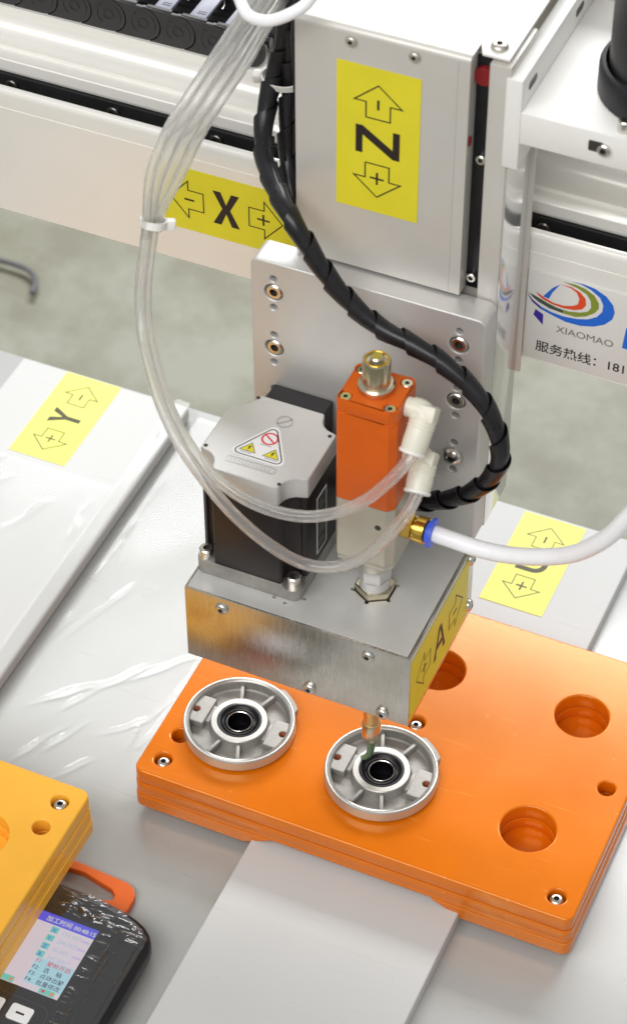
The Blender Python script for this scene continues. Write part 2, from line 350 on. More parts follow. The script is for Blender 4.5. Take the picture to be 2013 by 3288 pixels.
def slide_plate(cx, label, letter):
    t = thing('slide_plate', label, 'slide plate', (cx, -125, ZT), 'raised slide plates on the table')
    MB().box(cx-56.7, cx+56.7, -450, 194, ZT+.02, ZS, 2.4 if cx < -100 else 1.0, None, 4).done('plate', STRIP, t, (cx, -125, ZT))
    return t
right_sp = slide_plate(5.3, 'long pale slide plate running under the main orange fixture', 'U')
left_sp = slide_plate(-277.8, 'long white slide plate on the left carrying the complete Y sticker', 'Y')
direction_label(left_sp, frame((-284.5, 155, ZS), (0, 1, 0), (-1, 0, 0)), 'Y', '+', '-', YELLOW_B, INK_O, lw=.65)
direction_label(right_sp, frame((12.5, 155, ZS), (0, 1, 0), (-1, 0, 0)), 'U', '+', '-', YELLOW_B, INK_O, lw=.5, letter_h=17, letter_w=15)

# hooked cable on the floor
h = MB().sweep([(-900, 735, ZF+7), (-800, 742, ZF+7), (-735, 750, ZF+7), (-690, 752, ZF+7), (-672, 748, ZF+7), (-662, 738, ZF+7), (-657, 722, ZF+7)], 2.6, 10, 6).done('floor_cable', CABLEG, None, (-720, 745, ZF))
tag(h, 'short dark hooked cable lying on the green floor', 'cable')

# ================================================================== GANTRY BEAM
gb = thing('gantry_beam', 'long white gantry beam with stepped top, black rail and X sticker', 'gantry beam', (-60, 100, ZF))
prof = [(60, 214.5), (60, 278), (60.35, 278.2), (60.35, 285.6), (60.8, 287.1), (61.6, 288.2), (62.8, 288.9), (63.6, 288.9), (63.8, 288.0), (63.8, 276), (75, 276), (75, 288.6), (74.2, 289.6), (74.2, 295.3), (74.6, 295.9), (81.6, 296.0), (82, 296.3), (82.2, 298), (86.6, 298.1)]
prof += [(86.6+8.6*math.sin(a), 306.6-8.5*math.cos(a)) for a in [math.radians(x) for x in (12, 25, 38, 51, 64, 77, 90)]]
prof += [(95.2, 308.2), (94.6, 308.4), (94.6, 311.2), (150, 311.2), (150, 214.5)]
YZX = Matrix(((0, 0, 1, 0), (1, 0, 0, 0), (0, 1, 0, 0), (0, 0, 0, 1)))      # (a,b,c) -> (c, a, b)
MB().prism([prof], -440, 360, 0, YZX).done('beam_profile', BEAM, gb, (-60, 100, 250), ang=22)
MB().box(-438, 358, 72.2, 74.9, 276.3, 288.4, .3).done('rail', RAILB, gb, (-60, 74, 282))
for x in (-455, 375): MB().box(x-15, x+15, 40, 190, ZF, 330, 2).done('upright', COVER, gb, (x, 115, ZF))
BSCREW = mat('blackened_screw', (0.10, 0.095, 0.09), .3, .9, .1, 200)
def rail_screw(x): return screw_cap(frame((x, 72.1, 283), (1, 0, 0), (0, 0, 1)), 3.4, 1.4, soc=.55, mt=BSCREW).done('screw', SCREWM, gb, (x, 72, 283))
rs = rail_screw(-245)
for x in (-190, -135.5, 28.5, 83, 137): copy_to(rs, gb, (x, 72, 283))
direction_label(gb, frame((-125.5, 60, 253.4), (1, 0, 0), (0, 0, 1)), 'X', '-', '+', YELLOW, INK, lw=.6, letter_w=14, letter_h=19.5, s=3.4)
# name sign on the right of the beam
sg = MB().box(27.2, 190, 59.0, 59.95, 216.4, 268.5, .2).done('name_sign', SIGNM, None, (100, 59.5, 240))
LOGO = {'blue': [(34.2, 247.2), (40.2, 245.3), (46.8, 243.6), (53.7, 243.7), (60.0, 245.4), (65.0, 248.3), (68.4, 252.5), (69.3, 256.7), (68.2, 260.9), (64.7, 264.9), (59.2, 267.6), (53.4, 268.5), (47.6, 268.2), (52.4, 267.9), (57.2, 266.3), (61.7, 263.2), (63.6, 259.3), (63.4, 255.3), (61.1, 251.6), (57.1, 248.8), (51.9, 247.2), (45.5, 246.5), (39.6, 247.1), (34.4, 248.6)], 'indigo': [(27.2, 255.7), (28.2, 252.8), (30.0, 250.1), (34.2, 247.2), (34.4, 248.6), (30.2, 251.3), (28.3, 253.5)], 'green': [(44.8, 248.3), (51.3, 248.2), (55.9, 250.1), (59.9, 253.5), (61.7, 256.7), (61.4, 259.9), (59.0, 263.6), (54.6, 266.0), (49.8, 267.0), (44.0, 266.7), (51.0, 265.1), (55.4, 263.0), (57.5, 259.9), (58.1, 256.1), (56.7, 253.3), (53.1, 251.5), (47.9, 250.3), (45.0, 250.3)], 'dgreen': [(28.3, 255.1), (30.0, 253.1), (32.9, 251.1), (38.4, 249.0), (44.8, 248.3), (45.0, 250.3), (42.0, 250.6), (37.1, 251.9), (32.1, 253.8)], 'red': [(31.4, 256.8), (32.6, 255.0), (34.9, 253.3), (39.8, 251.8), (45.1, 251.3), (50.4, 252.0), (54.0, 253.7), (55.6, 256.6), (55.1, 260.3), (52.2, 263.3), (47.9, 265.0), (42.6, 264.7), (47.9, 264.1), (50.7, 262.4), (52.1, 259.3), (51.7, 255.9), (49.2, 254.1), (45.0, 252.8), (40.2, 252.9), (35.8, 254.4)], 'tri': [(35.0, 255.1), (37.7, 254.4), (39.3, 258.9), (42.6, 264.6), (39.1, 261.4)], 'sq': [(31.8, 246.4), (35.7, 244.4), (35.9, 238.1), (31.0, 242.8)]}
mb = MB(); F0 = FRONT(0, 58.92, 0)
for k, mm_ in (('blue', LG_BLUE), ('indigo', LG_PURP), ('green', LG_GREEN), ('dgreen', LG_DGREEN), ('red', LG_RED), ('tri', LG_BLUE), ('sq', LG_PURP)):
    mb.use(mm_).poly([LOGO[k]], F0)
mb.use(LG_BLUE).poly([[(74.4, 237.5), (120, 237.5), (120, 250), (75.4, 250)]], F0)
mb.done('logo', LG_BLUE, sg, (50, 58.9, 255), flat=True)
mb = MB().use(LG_GREY); text_mesh(mb, 'XIAOMAO', 5.6, FRONT(42.4, 58.9, 236.2), 0, xs=1.06)
mb.use(INK); text_mesh(mb, '服务热线：181', 6.9, FRONT(33.0, 58.9, 222.4), .07)
mb.done('lettering', INK, sg, (50, 58.9, 230), flat=True)
tag(sg, 'white name sign with swirl logo and phone line on the right of the beam', 'sign')

# ------------------------------------------------------------------ drag chain on the beam
ch = thing('cable_chain', 'black plastic drag chain lying on top of the gantry beam', 'cable chain', (-220, 112, 311.2))
PITCH = 18.3
def link_out():
    cz = 8.9
    o = circ(0, cz, 9.0, 14, -math.pi/2, math.pi/2, True)
    o += circ(-PITCH, cz, 9.5, 14, math.pi/2*.99, -math.pi/2*.99, True)
    return o
def make_link(x):
    mb = MB().prism([link_out()], -1.1, 1.1, .35, FRONT(0, 0, 0))
    for r0, r1 in ((2.2, 2.9),): mb.prism([circ(0, 8.9, r1, 24), circ(0, 8.9, r0, 24)], 1.05, 1.45, 0, FRONT(0, 0, 0))
    for a0 in (-60, 120):
        a = [math.radians(a0+q) for q in range(0, 121, 15)]
        for q in range(1, 8): mb.box(-.5, .5, -.9, .9, 1.0, 1.4, 0, FRONT(0, 0, 0) @ TR(6.2*math.cos(a[q]), 8.9+6.2*math.sin(a[q]), 0) @ Matrix.Rotation(a[q], 4, 'Z'))
    mb.box(-16.5, -3.5, -.3, 2.2, 17.0, 18.6, .3)
    return mb
side0 = make_link(0); me_side = side0.done('link_side', CHAINM, ch, (0, 0, 0))
bar_mb = MB().box(-13.2, -4.8, 1.5, 30.5, 16.4, 18.4, .4)
for yy in (4.5, 27): 
    bar_mb.use(CHAIN_SHEEN); bar_mb.use(DARK).box(-10.4, -6.2, yy, yy+.9, 18.41, 18.5); bar_mb.box(-10.4, -6.2, yy+1.8, yy+2.3, 18.41, 18.5)
bar_mb.mats[0:0] = []
bar0 = bar_mb.done('link_bar', CHAIN_SHEEN, ch, (0, 0, 0))
for k in range(-6, 6):
    x = -221+PITCH*k
    for yy in (97.2, 129.2):
        if k == -6 and yy < 100: put(me_side, ch, (x, yy, 311.25)); continue
        copy_to(me_side, ch, (x, yy, 311.25))
    if k == -6: put(bar0, ch, (x, 97.2, 311.25))
    else: copy_to(bar0, ch, (x, 97.2, 311.25))
hb = MB()
for q, (yy, r) in enumerate(((103, 3.2), (110, 2.6), (117, 3.6), (124, 2.8))):
    hb.sweep([(-350, yy, 316), (-240, yy+1, 316.5), (-160, yy-1, 316), (-124, yy, 317)], r, 8, 4)
hb.done('hose', BLACK, ch, (-220, 112, 316))

# ================================================================== LIFT AXIS (column + cover + bracket)
la = thing('lift_axis', 'white lift column with sheet cover and Z sticker', 'lift axis', (-30, 40, 132))
mb = MB()
mb.box(-69.5, 14.3, 31.5, 57, 145, 398, 1)
mb.done('column', COVER, la, (-30, 45, 140))
mb = MB().box(14.4, 24, 25.6, 57, 131, 399, .6); mb.done('side_profile', COVER, la, (18, 40, 131))
MB().box(24.01, 24.7, 26.2, 56.5, 131.5, 347, .15).done('polished_side', MIRROR, la, (24, 40, 240))
MB().box(-69, 26.9, 57, 58.9, 207, 350, .4).done('carriage_plate', COVER, la, (-26, 58, 280))
MB().box(6.9, 14.3, 29.5, 31.4, 275, 398.5, .2).done('slot_shade', RAILB, la, (10, 27, 330))  # black backing sheet, stands in for the shade deep inside the slot
mb = MB(); mb.prism([circ(0, 0, 4.5, 24)], 0, 3, .5, frame((11.6, 29.4, 390.5), (1, 0, 0), (0, 0, 1))); mb.done('red_bumper', REDM, la, (11.6, 28, 390.5))
MB().box(7.65, 8.6, 22.6, 24.6, 357, 361, .1).done('red_marker', REDM, la, (8.5, 23, 359))
screw_cap(frame((11.9, 29.4, 347), (1, 0, 0), (0, 0, 1)), 2.3, 2.0).done('guide_screw', SCREWB, la, (11.9, 29.4, 347))
screw_cap(frame((10.4, 29.4, 281.5), (1, 0, 0), (0, 0, 1)), 2.3, 2.0).done('guide_screw', SCREWB, la, (10.4, 29.4, 281.5))
# bent sheet cover: front face + top in one sheet, open on the right side
T = 1.4; R_ = 3.0
def cov_prof(y0, z1, yb, r, t):
    o = [(y0, 275.5)]; o += [(y0+r-r*math.cos(a), z1-r+r*math.sin(a)) for a in [math.radians(q) for q in range(0, 91, 15)]]; o += [(yb, z1)]
    i = [(yb, z1-t)]; i += [(y0+r-(r-t)*math.cos(a), z1-r+(r-t)*math.sin(a)) for a in [math.radians(q) for q in range(90, -1, -15)]]; i += [(y0+t, 275.5)]
    return o+i
cov = MB().prism([cov_prof(21.5, 402.0, 230, 3, 1.4)], -71.6, 7.6, .25, YZX)
cov.box(-71.6, -70.2, 22, 40, 275.5, 400); cov.box(6.2, 7.6, 22.6, 30, 275.5, 400.2)
cov = cov.done('sheet_cover', COVER, la, (-32, 22, 340))
MB().prism([[(7.4, 34), (8.6, 31), (10.5, 27.0), (22.5, 27.0), (22.5, 230), (7.4, 230)]], 400.7, 402.1, .3).done('top_cap', WHITE_SH, la, (15, 60, 401))
MB().box(1.9, 2.35, 21.2, 21.6, 276, 399, 0).done('cover_seam', COVER, la, (2, 21.4, 340))
sc = screw_button(frame((-45.5, 21.5, 396.0), (1, 0, 0), (0, 0, 1)), 2.7, 1.8, metal=SCREWB).done('cover_screw', SCREWB, la, (-45.5, 21.5, 396))
copy_to(sc, la, (-17.0, 21.5, 396.2))
screw_button(TR(15.5, 33.5, 402.1), 4.0, 2.2, metal=SCREWB).done('cap_screw', SCREWB, la, (15.5, 33.5, 402))
direction_label(la, frame((-32.8, 21.45, 347.5), (0, 0, -1), (1, 0, 0)), 'Z', '-', '+', YELLOW, INK, L=76, H=38.5, lw=.65, letter_h=20.5, letter_w=14.5, s=3.6)
# motor bracket on the right of the column
mb = MB().box(22.2, 29.4, 25, 150, 349, 394.2, .5).done('bracket_wall', WHITE_SH, la, (26, 40, 370))
mb = MB().box(29.4, 160, 25, 118, 363, 378.8, .5).done('bracket_shelf', WHITE_SH, la, (60, 60, 370))
MB().box(-60, 160, 118, 124, 349, 400, .5).done('bracket_back', COVER, la, (60, 120, 370))
for yy in (38, 96): MB().prism([rrect(yy-5, yy+5, 384.2, 388.2, 1.9)], 29.41, 29.55, 0, YZX).done('bracket_slot', DARK, la, (29.5, yy, 386))
screw_cap(frame((66.5, 24.9, 371.5), (1, 0, 0), (0, 0, 1)), 2.8, 2).done('shelf_screw', SCREWB, la, (66.5, 25, 371.5))
MB().prism([rrect(59.5, 66, 369.2, 374.4, .6)], .02, .2, 0, FRONT(0, 24.9, 0)).done('shelf_slot', DARK, la, (62, 25, 371))
# axis motor
am = thing('axis_motor', 'black upright cylinder motor standing on the white bracket shelf', 'motor', (83, 62, 378.8))
MB().lathe([(0, 378.9), (30.8, 378.9), (31.6, 379.6), (31.6, 391), (30.4, 393), (29.0, 393.6)], TR(82, 65, 0), 48).done('collar', BLACK, am, (83, 62, 379))
MB().lathe([(27.6, 393.3), (27.6, 500), (26, 502), (0, 502)], TR(82, 65, 0), 48).done('motor_body', BLACK, am, (83, 62, 395))
screw_cap(TR(72.5, 30.8, 378.8), 3.0, 5.5).done('motor_screw', SCREWB, am, (72.5, 30.8, 378.8))

# ================================================================== TOOL PLATE with bolts
tp = thing('tool_plate', 'bead blasted aluminium mounting plate with two columns of bolts', 'mounting plate', (-32, 14, 131))
bolts = []; holes = []
for x, zs in ((-78.2, (256.4, 222.7, 189)), (12.7, (256.6, 222.6, 188.4))):
    for z in zs: bolts.append((x, z)); holes += [(x, z+8.2, 1.75), (x, z-8.7, 1.75)]
loops = [rrect(-89.5, 25.0, 132.0, 274.2, 4)]+[circ(x, z, 4.6, 24) for x, z in bolts]+[circ(x, z, r, 16) for x, z, r in holes]
mb = MB().prism(loops, -25.0, -10.0, .8, FRONT(0, 0, 0), 3)
mb.done('plate', ALU_PL, tp, (-32, 14, 200))
b0 = None
for i, (x, z) in enumerate(bolts):
    if i == 5:
        b = screw_button(frame((x, 10.0, z), (1, 0, 0), (0, 0, 1)), 4.9, 3.0).done('bolt', SCREWM, tp, (x, 10, z)); continue
    if b0 is None:
        b0 = screw_cap(frame((x, 14.4, z), (1, 0, 0), (0, 0, 1)), 4.05, 4.2).done('bolt', SCREWB, tp, (x, 14.4, z))
    else: copy_to(b0, tp, (x, 14.4, z))

# ================================================================== GEAR BOX under motor and valve
gx = thing('drive_box', 'brushed steel drive box under the motor and orange valve', 'box', (-31, -30, 87))
HX, HY = -6.6, -35.2
hexpts = [(HX+10.9*math.cos(math.radians(30+60*i)), HY+10.9*math.sin(math.radians(30+60*i))) for i in range(6)]
hexl = []
for i in range(6):                       # hexagon pocket with round relief at every corner
    a = math.radians(30+60*i); cx, cy = HX+10.5*math.cos(a), HY+10.5*math.sin(a)
    hexl += circ(cx, cy, 1.0, 8, a-math.radians(120), a+math.radians(120), True)
motl = []
for px, py, r in ((-47.6, -59.9, .9), (-41.5, -61.3, .9), (-34.2, -55.2, 1.1)): motl.append(circ(px, py, r, 10))
MB().prism([rrect(-89.2+.9, 26.0-1.9, -69.8, 9.9, .6), hexl]+motl, 131.2, 134.4, .25).done('top_cover', STEEL_TOP, gx, (-31, -30, 134))
MB().box(-88.2, 24.0, -69.6, 9.8, 129.0, 131.0).done('inner_deck', DARK, gx, (-31, -30, 130))
MB().box(-89.2, 26.1, -71.2, -69.9, 87.1, 134.6, .3).done('front_cover', STEEL, gx, (-31, -71, 110))
MB().box(-89.2, -88.35, -69.88, 9.9, 87.3, 134.6, .2).done('left_cover', STEEL, gx, (-89, -30, 110))
MB().box(24.9, 26.1, -69.88, 9.9, 87.3, 134.6, .2).done('right_cover', STEEL, gx, (25.5, -30, 110))
MB().prism([rrect(-88.3, 24.8, -69.8, 9.9, .5), circ(-6.6, -36, 7, 24)], 88.0, 90.5, .2).done('bottom_cover', STEEL_TOP, gx, (-31, -30, 88))
s0 = None
for x, z in ((-69.7, 128.0), (5.2, 128.2), (-24.6, 91.3), (13.0, 90.9)):
    if s0 is None: s0 = screw_button(frame((x, -71.2, z), (1, 0, 0), (0, 0, 1)), 3.3, 2.0).done('cover_screw', SCREWM, gx, (x, -71.2, z))
    else: copy_to(s0, gx, (x, -71.2, z))
for y, z in ((6, 128), (6.2, 95)): screw_button(frame((26.1, y, z), (0, 1, 0), (0, 0, 1)), 3.3, 2.0).done('side_screw', SCREWM, gx, (26.1, y, z))
direction_label(gx, frame((26.1, -33.6, 110.9), (0, 1, 0), (0, 0, 1)), 'A', '+', '-', YELLOW, INK, L=73, H=40.5, lw=.6, letter_w=15, letter_h=20, s=3.0)
# nut seated in the hexagon pocket
mb = MB().prism([[(HX+9.9*math.cos(math.radians(30+60*i)), HY+9.9*math.sin(math.radians(30+60*i))) for i in range(6)]], 131.1, 138.2, .7)
mb.done('pocket_nut', NICKEL, gx, (HX, HY, 132))

# ================================================================== STEPPER MOTOR
sm = thing('stepper_motor', 'square stepper motor with silver cap and warning triangle', 'motor', (-62, -32.2, 134.5))
CX, CY = -62.0, -32.2
def cap_out(hh, e, nr):
    o = []
    for q in range(4):
        a = math.pi/2*q; c, s_ = math.cos(a), math.sin(a)
        k = hh-2.0
        p = [(hh, e-.6), (hh-.4, e), (k, e+.7)] + [(k+nr*math.cos(t), k+nr*math.sin(t)) for t in [math.radians(z) for z in (262, 245, 225, 205, 188)]] + [(e+.7, k), (e, hh-.4), (e-.6, hh)]
        o += [(CX+x*c-y*s_, CY+x*s_+y*c) for x, y in p]
    return o
MB().prism([rrect(CX-26.8, CX+26.8, CY-27.2, CY+27.2, 4)], 134.45, 143.0, .4).done('flange', ALU_CAST, sm, (CX, CY, 134.5))
MB().prism([cap_out(26.6, 17.0, 8.0)], 143.02, 194, .2).done('motor_body', MOTORB, sm, (CX, CY, 168))
MB().prism([cap_out(27.0, 16.2, 8.0)], 194.02, 206, .7).done('rear_cap', ALU_PL, sm, (CX, CY, 200))
fs = None
for sx in (-1, 1):
    for sy in (-1, 1):
        p = (CX+22.6*sx, CY+23.4*sy, 143.0)
        if fs is None: fs = screw_cap(TR(*p), 3.4, 5.4, soc=.45).done('flange_screw', SCREWM, sm, p)
        else: copy_to(fs, sm, p)
MB().lathe([(5.6, 143.05), (5.6, 143.25), (3.4, 143.25), (3.4, 143.05)], TR(CX+22.6, CY-23.4, 0), 24).done('spring_washer', ALU_MACH, sm, (CX+22.6, CY-23.4, 143))
MB().prism([rrect(-78.2, -47.8, -5.2, 9.6, 1)], 176, 201, .8).done('connector_block', BLACK, sm, (-63, 2, 190))
tw = [(-80.2, -8.0), (-38, -10), (-37, -53.8), (-86, -45.5)]
ds = None
for x, y in ((-78.6, -7.6), (-37.6, -18.2), (-45.9, -56.2), (-87.2, -46.4)):
    if ds is None: ds = MB().lathe([(0, 206.03), (.95, 206.03), (.95, 206.25), (.4, 206.22), (0, 206.2)], TR(x, y, 0), 12).done('cap_rivet', DARK, sm, (x, y, 206))
    else: copy_to(ds, sm, (x, y, 206))
# warning triangle
def round_poly(pts, r, n=5):
    out = []
    for i, p in enumerate(pts):
        p = Vector(p); a = Vector(pts[i-1]); c = Vector(pts[(i+1) % len(pts)]); u = (a-p).normalized(); v = (c-p).normalized()
        h = math.acos(max(-1, min(1, u.dot(v))))/2; d = r/math.tan(h); o = p+(u+v).normalized()*r/math.sin(h)
        q0, q1 = p+u*d, p+v*d
        a0 = math.atan2(*(q0-o).yx); a1 = math.atan2(*(q1-o).yx); da = (a1-a0+math.pi) % (2*math.pi)-math.pi
        out += [(o.x+r*math.cos(a0+da*k/n), o.y+r*math.sin(a0+da*k/n)) for k in range(n+1)]
    return out
tri = [(-62.4, -19.8), (-77.6, -46.2), (-47.2, -46.2)]
wl = MB().prism([round_poly(tri, 3.0)], 206.03, 206.15, 0).done('warning_label', STICK_W, sm, (-62, -36, 206), flat=True)
mb = MB().use(INK); Z2 = TR(0, 0, 206.2)
tri2 = [(-62.4, -22.3), (-75.4, -45.0), (-49.4, -45.0)]; mb.poly(stroke_ring(round_poly(tri2, 2.2), .55), Z2)
mb.use(RED).poly([circ(-61.9, -31.0, 4.1, 28), circ(-61.9, -31.0, 3.2, 28)], Z2); mb.poly([bar((-64.6, -29.2), (-59.2, -32.8), .8)], TR(0, 0, 206.24))
for cx in (-68.2, -56.6):
    mb.use(YELLOW).poly([[(cx, -36.4), (cx-4.1, -42.4), (cx+4.1, -42.4)]], Z2)
    mb.use(INK).poly(stroke_ring([(cx, -36.6), (cx-3.9, -42.3), (cx+3.9, -42.3)], .3), TR(0, 0, 206.22))
    mb.poly([[(cx-.2, -38.4), (cx+.8, -38.6), (cx, -39.8), (cx+.7, -40), (cx-.5, -41.8), (cx-.1, -40.3), (cx-.7, -40.2)]], TR(0, 0, 206.25))
for a, b_, y in ((-71.2, -66, -43.6), (-59, -53.4, -43.6), (-64.6, -59.2, -35.9)):
    x = a
    while x < b_: mb.use(LG_GREY).poly([[(x, y), (x+.5, y), (x+.5, y+.55), (x, y+.55)]], Z2); x += .8
mb.done('print', INK, wl, (-62, -36, 206), flat=True)
mb = MB().use(ALU_MACH); mb.poly(stroke_ring(rrect(-75.2, -50.8, -51.4, -47.9, 1.4), .45), Z2)
random.seed(3); x = -73.4
while x < -53: mb.poly([[(x, -50.4), (x+1.0, -50.4), (x+1.0, -49.9), (x, -49.9)]], Z2); mb.poly([[(x+.3, -49.6), (x+.6, -49.6), (x+.6, -48.9), (x+.3, -48.9)]], Z2); x += 1.9
mb.done('stamped_panel', ALU_MACH, sm, (-62, -50, 206), flat=True); mb = MB().use(ALU_MACH)
mb.poly([circ(-60.6, -17.6, 3.9, 24), circ(-60.6, -17.6, 3.3, 24)], Z2); mb.poly([bar((-63.2, -20.2), (-58.0, -15.0), .9)], Z2)
mb.done('stamped_emblem', ALU_MACH, sm, (-60.6, -17.6, 206), flat=True)
dl = MB().box(-35.35, -35.2, -38.4, -27.2, 147.5, 184.5).done('data_label', STICK_W, sm, (-35.3, -33, 166), flat=True)
mb = MB().use(BLACK).box(-35.19, -35.1, -37.4, -28.2, 148.6, 183.4)
mb.use(LG_GREY)
for k, z in enumerate((152, 154.5, 159, 161.5, 164, 169, 172, 176, 179)): mb.box(-35.09, -35.0, -36.4, -36.4+(6.6, 5, 7, 6, 3, 7.2, 5.5, 6.5, 4)[k], z, z+1.2)
mb.done('data_print', BLACK, dl, (-35.2, -33, 166), flat=True)

# ================================================================== DISPENSING VALVE
vx0, vx1, vy0, vy1 = -21.6, 6.4, -48.6, -23.6
dv = thing('dispensing_valve', 'orange and silver dispensing valve with brass adjusting knob', 'valve', (-7, -36, 138))
def oct_(x0, x1, y0, y1, c):
    return [(x0+c*.3, y0), (x1-c, y0), (x1, y0+c), (x1, y1-c*.5), (x1-c*.5, y1), (x0+c*.5, y1), (x0, y1-c*.5), (x0, y0+c*.3)]
scr_pos = ((-18.3, -45.6), (2.6, -45.4), (3.0, -27.0), (-18.4, -26.8))
MB().prism([oct_(vx0, vx1, vy0, vy1, 3)]+[circ(x, y, 3.0, 20) for x, y in scr_pos], 254, 262, .5).done('end_cap', VALVE_O, dv, (-7, -36, 258))
MB().prism([oct_(vx0, vx1, vy0, vy1, 3)], 201, 253.7, .45).done('cylinder_body', VALVE_O, dv, (-7, -36, 228))
MB().prism([oct_(vx0, vx1, vy0, vy1, 3.4)], 164.6, 200.8, .5).done('fluid_body', SILV, dv, (-7, -36, 182))
mb = MB(); mb.prism([oct_(vx0+.3, vx1-.3, vy0+.3, vy1-.3, 3.4)], 161.6, 164.4, .4); mb.done('fluid_base', SILV, dv, (-7, -36, 163))
MB().prism([circ(0, 0, 1.5, 20), ], 0.02, .3, 0, FRONT(-.6, -48.6, 189.5)).done('weep_hole', DARK, dv, (-.6, -48.6, 189.5))
vs = None
for x, y in scr_pos:
    if vs is None: vs = screw_cap(TR(x, y, 257.6), 2.8, 3.9, soc=.36).done('cap_screw', SCREWM, dv, (x, y, 257.6))
    else: copy_to(vs, dv, (x, y, 257.6))
kb = MB().lathe([(8.0, 262.1), (8.2, 262.8), (8.2, 265.0), (7.4, 266.0), (6.4, 266.2), (6.3, 277.8), (6.0, 278.6), (5.4, 278.9), (4.9, 278.9), (4.5, 278.2), (3.0, 277.8), (3.0, 280.0), (2.4, 280.6), (0, 280.7)], TR(-7.9, -36, 0), 48).done('adjusting_knob', NICKEL, dv, (-7.9, -36, 262))
MB().lathe([(5.6, 278.95), (5.4, 279.2), (4.8, 279.2), (4.6, 278.95)], TR(-7.9, -36, 0), 40).done('brass_ring', BRASS, kb, (-7.9, -36, 279))
MB().lathe([(0, 161.7), (9.0, 161.7), (7.2, 157), (6.9, 151.2), (0, 151.2)], TR(-6.6, -36, 0), 40).done('outlet_neck', SILV, dv, (-6.6, -36, 155))
mb = MB().prism([[(-6.6+7.9*math.cos(math.radians(60*i+10)), -36+7.9*math.sin(math.radians(60*i+10))) for i in range(6)]], 143.6, 151.0, .8)
mb.lathe([(0, 143.7), (7.4, 143.7), (7.4, 138.3), (0, 138.3)], TR(-6.6, -36, 0), 32); mb.done('outlet_nut', ALU_PL, dv, (-6.6, -36, 145))
# push-in elbows
def elbow(c, end, name):
    c = Vector(c); e = Vector(end); d = (e-c).normalized(); L = (e-c).length
    mb = MB().lathe([(0, 0), (4.2, 0), (4.6, .5), (4.6, 3.2), (3.8, 3.6), (3.8, 6)], axis_to((6.45, c.y, c.z), (1, 0, 0)), 24)
    mb.sweep([(9.6, c.y, c.z), (13.2, c.y, c.z), tuple(c+Vector((-.6, 0, 0))+d*1.2), tuple(c+d*5.0), tuple(c+d*(L-5.2))], 5.1, 20, 6)
    mb.lathe([(0, -1.2), (5.7, -1.2), (5.9, -.8), (5.9, L-6.6-4), (5.5, L-6), (0, L-6)], axis_to(c+d*4, d), 28)
    for q in (.0, 1.6, 3.2): mb.lathe([(5.6, q+3.2), (6.15, q+3.5), (6.15, q+4.2), (5.6, q+4.5)], axis_to(c, d), 28)
    mb.box(-5.6, 5.0, -4.6, 4.6, -4.6, 3.0, 1.2, frame(c+Vector((.4, 0, .2)), (1, 0, 0), Vector((0, -d.z, d.y))))
    f = mb.done(name, CREAM, dv, tuple(c))
    MB().lathe([(3.3, 0), (4.0, 0), (4.0, 1.6), (6.0, 2.0), (6.2, 2.6), (6.0, 3.4), (5.4, 3.7), (3.3, 3.7)], axis_to(c+d*(L-5.0), d), 28).done('release_ring', WPLAST, f, tuple(e))
    return d
elbow((15.6, -36, 256.6), (14.4, -49.4, 240.6), 'air_elbow')
elbow((16.2, -36, 229.5), (17.6, -49.6, 217.4), 'air_elbow')
# brass fitting with blue collet
bf = MB(); AX = axis_to((6.42, -36, 183.2), (1, 0, 0))
bf.prism([[(6.7*math.cos(math.radians(60*i+22)), 6.7*math.sin(math.radians(60*i+22))) for i in range(6)]], 0, 5.6, .5, AX)
bf.lathe([(0, 5.7), (4.6, 5.7), (4.6, 6.8), (6.3, 7.2), (6.3, 11.6), (5.6, 12.2), (0, 12.2)], AX, 32)
bfo = bf.done('brass_fitting', BRASS, dv, (6.4, -36, 183.2))
MB().lathe([(4.1, 12.3), (5.2, 12.3), (5.2, 13.4), (7.0, 13.8), (7.2, 14.6), (7.0, 15.4), (4.1, 15.6)], AX, 32).done('blue_collet', BLUE, bfo, (20, -36, 183.2))

# ================================================================== NEEDLE
PBRASS = mat('pale_brass', (0.62, 0.50, 0.24), .3, .9, .08, 150)
nd = thing('dispensing_nozzle', 'brass nozzle with bent green needle tip touching the black seal', 'nozzle', (-6.6, -36, 25))
MB().lathe([(0, 24.4), (4.2, 24.4), (4.6, 25), (4.6, 36.6), (4.3, 37.2), (4.1, 37.4), (4.1, 87.8), (0, 87.8)], TR(-6.6, -36, 0), 36).done('shank', PBRASS, nd, (-6.6, -36, 40))
MB().lathe([(4.65, 25.2), (4.8, 25.4), (4.8, 36), (4.65, 36.3)], TR(-6.6, -36, 0), 36).done('ferrule', NICKEL, nd, (-6.6, -36, 30))
MB().sweep([(-6.6, -36, 26), (-6.5, -36, 20), (-6.7, -36.2, 15), (-7.6, -36.6, 11), (-9.2, -37.2, 8.9), (-11.0, -37.8, 8.1)], 2.0, 14, 6, rfun=lambda t: 2.3-1.0*t).done('needle', GREEN, nd, (-6.6, -36, 15))

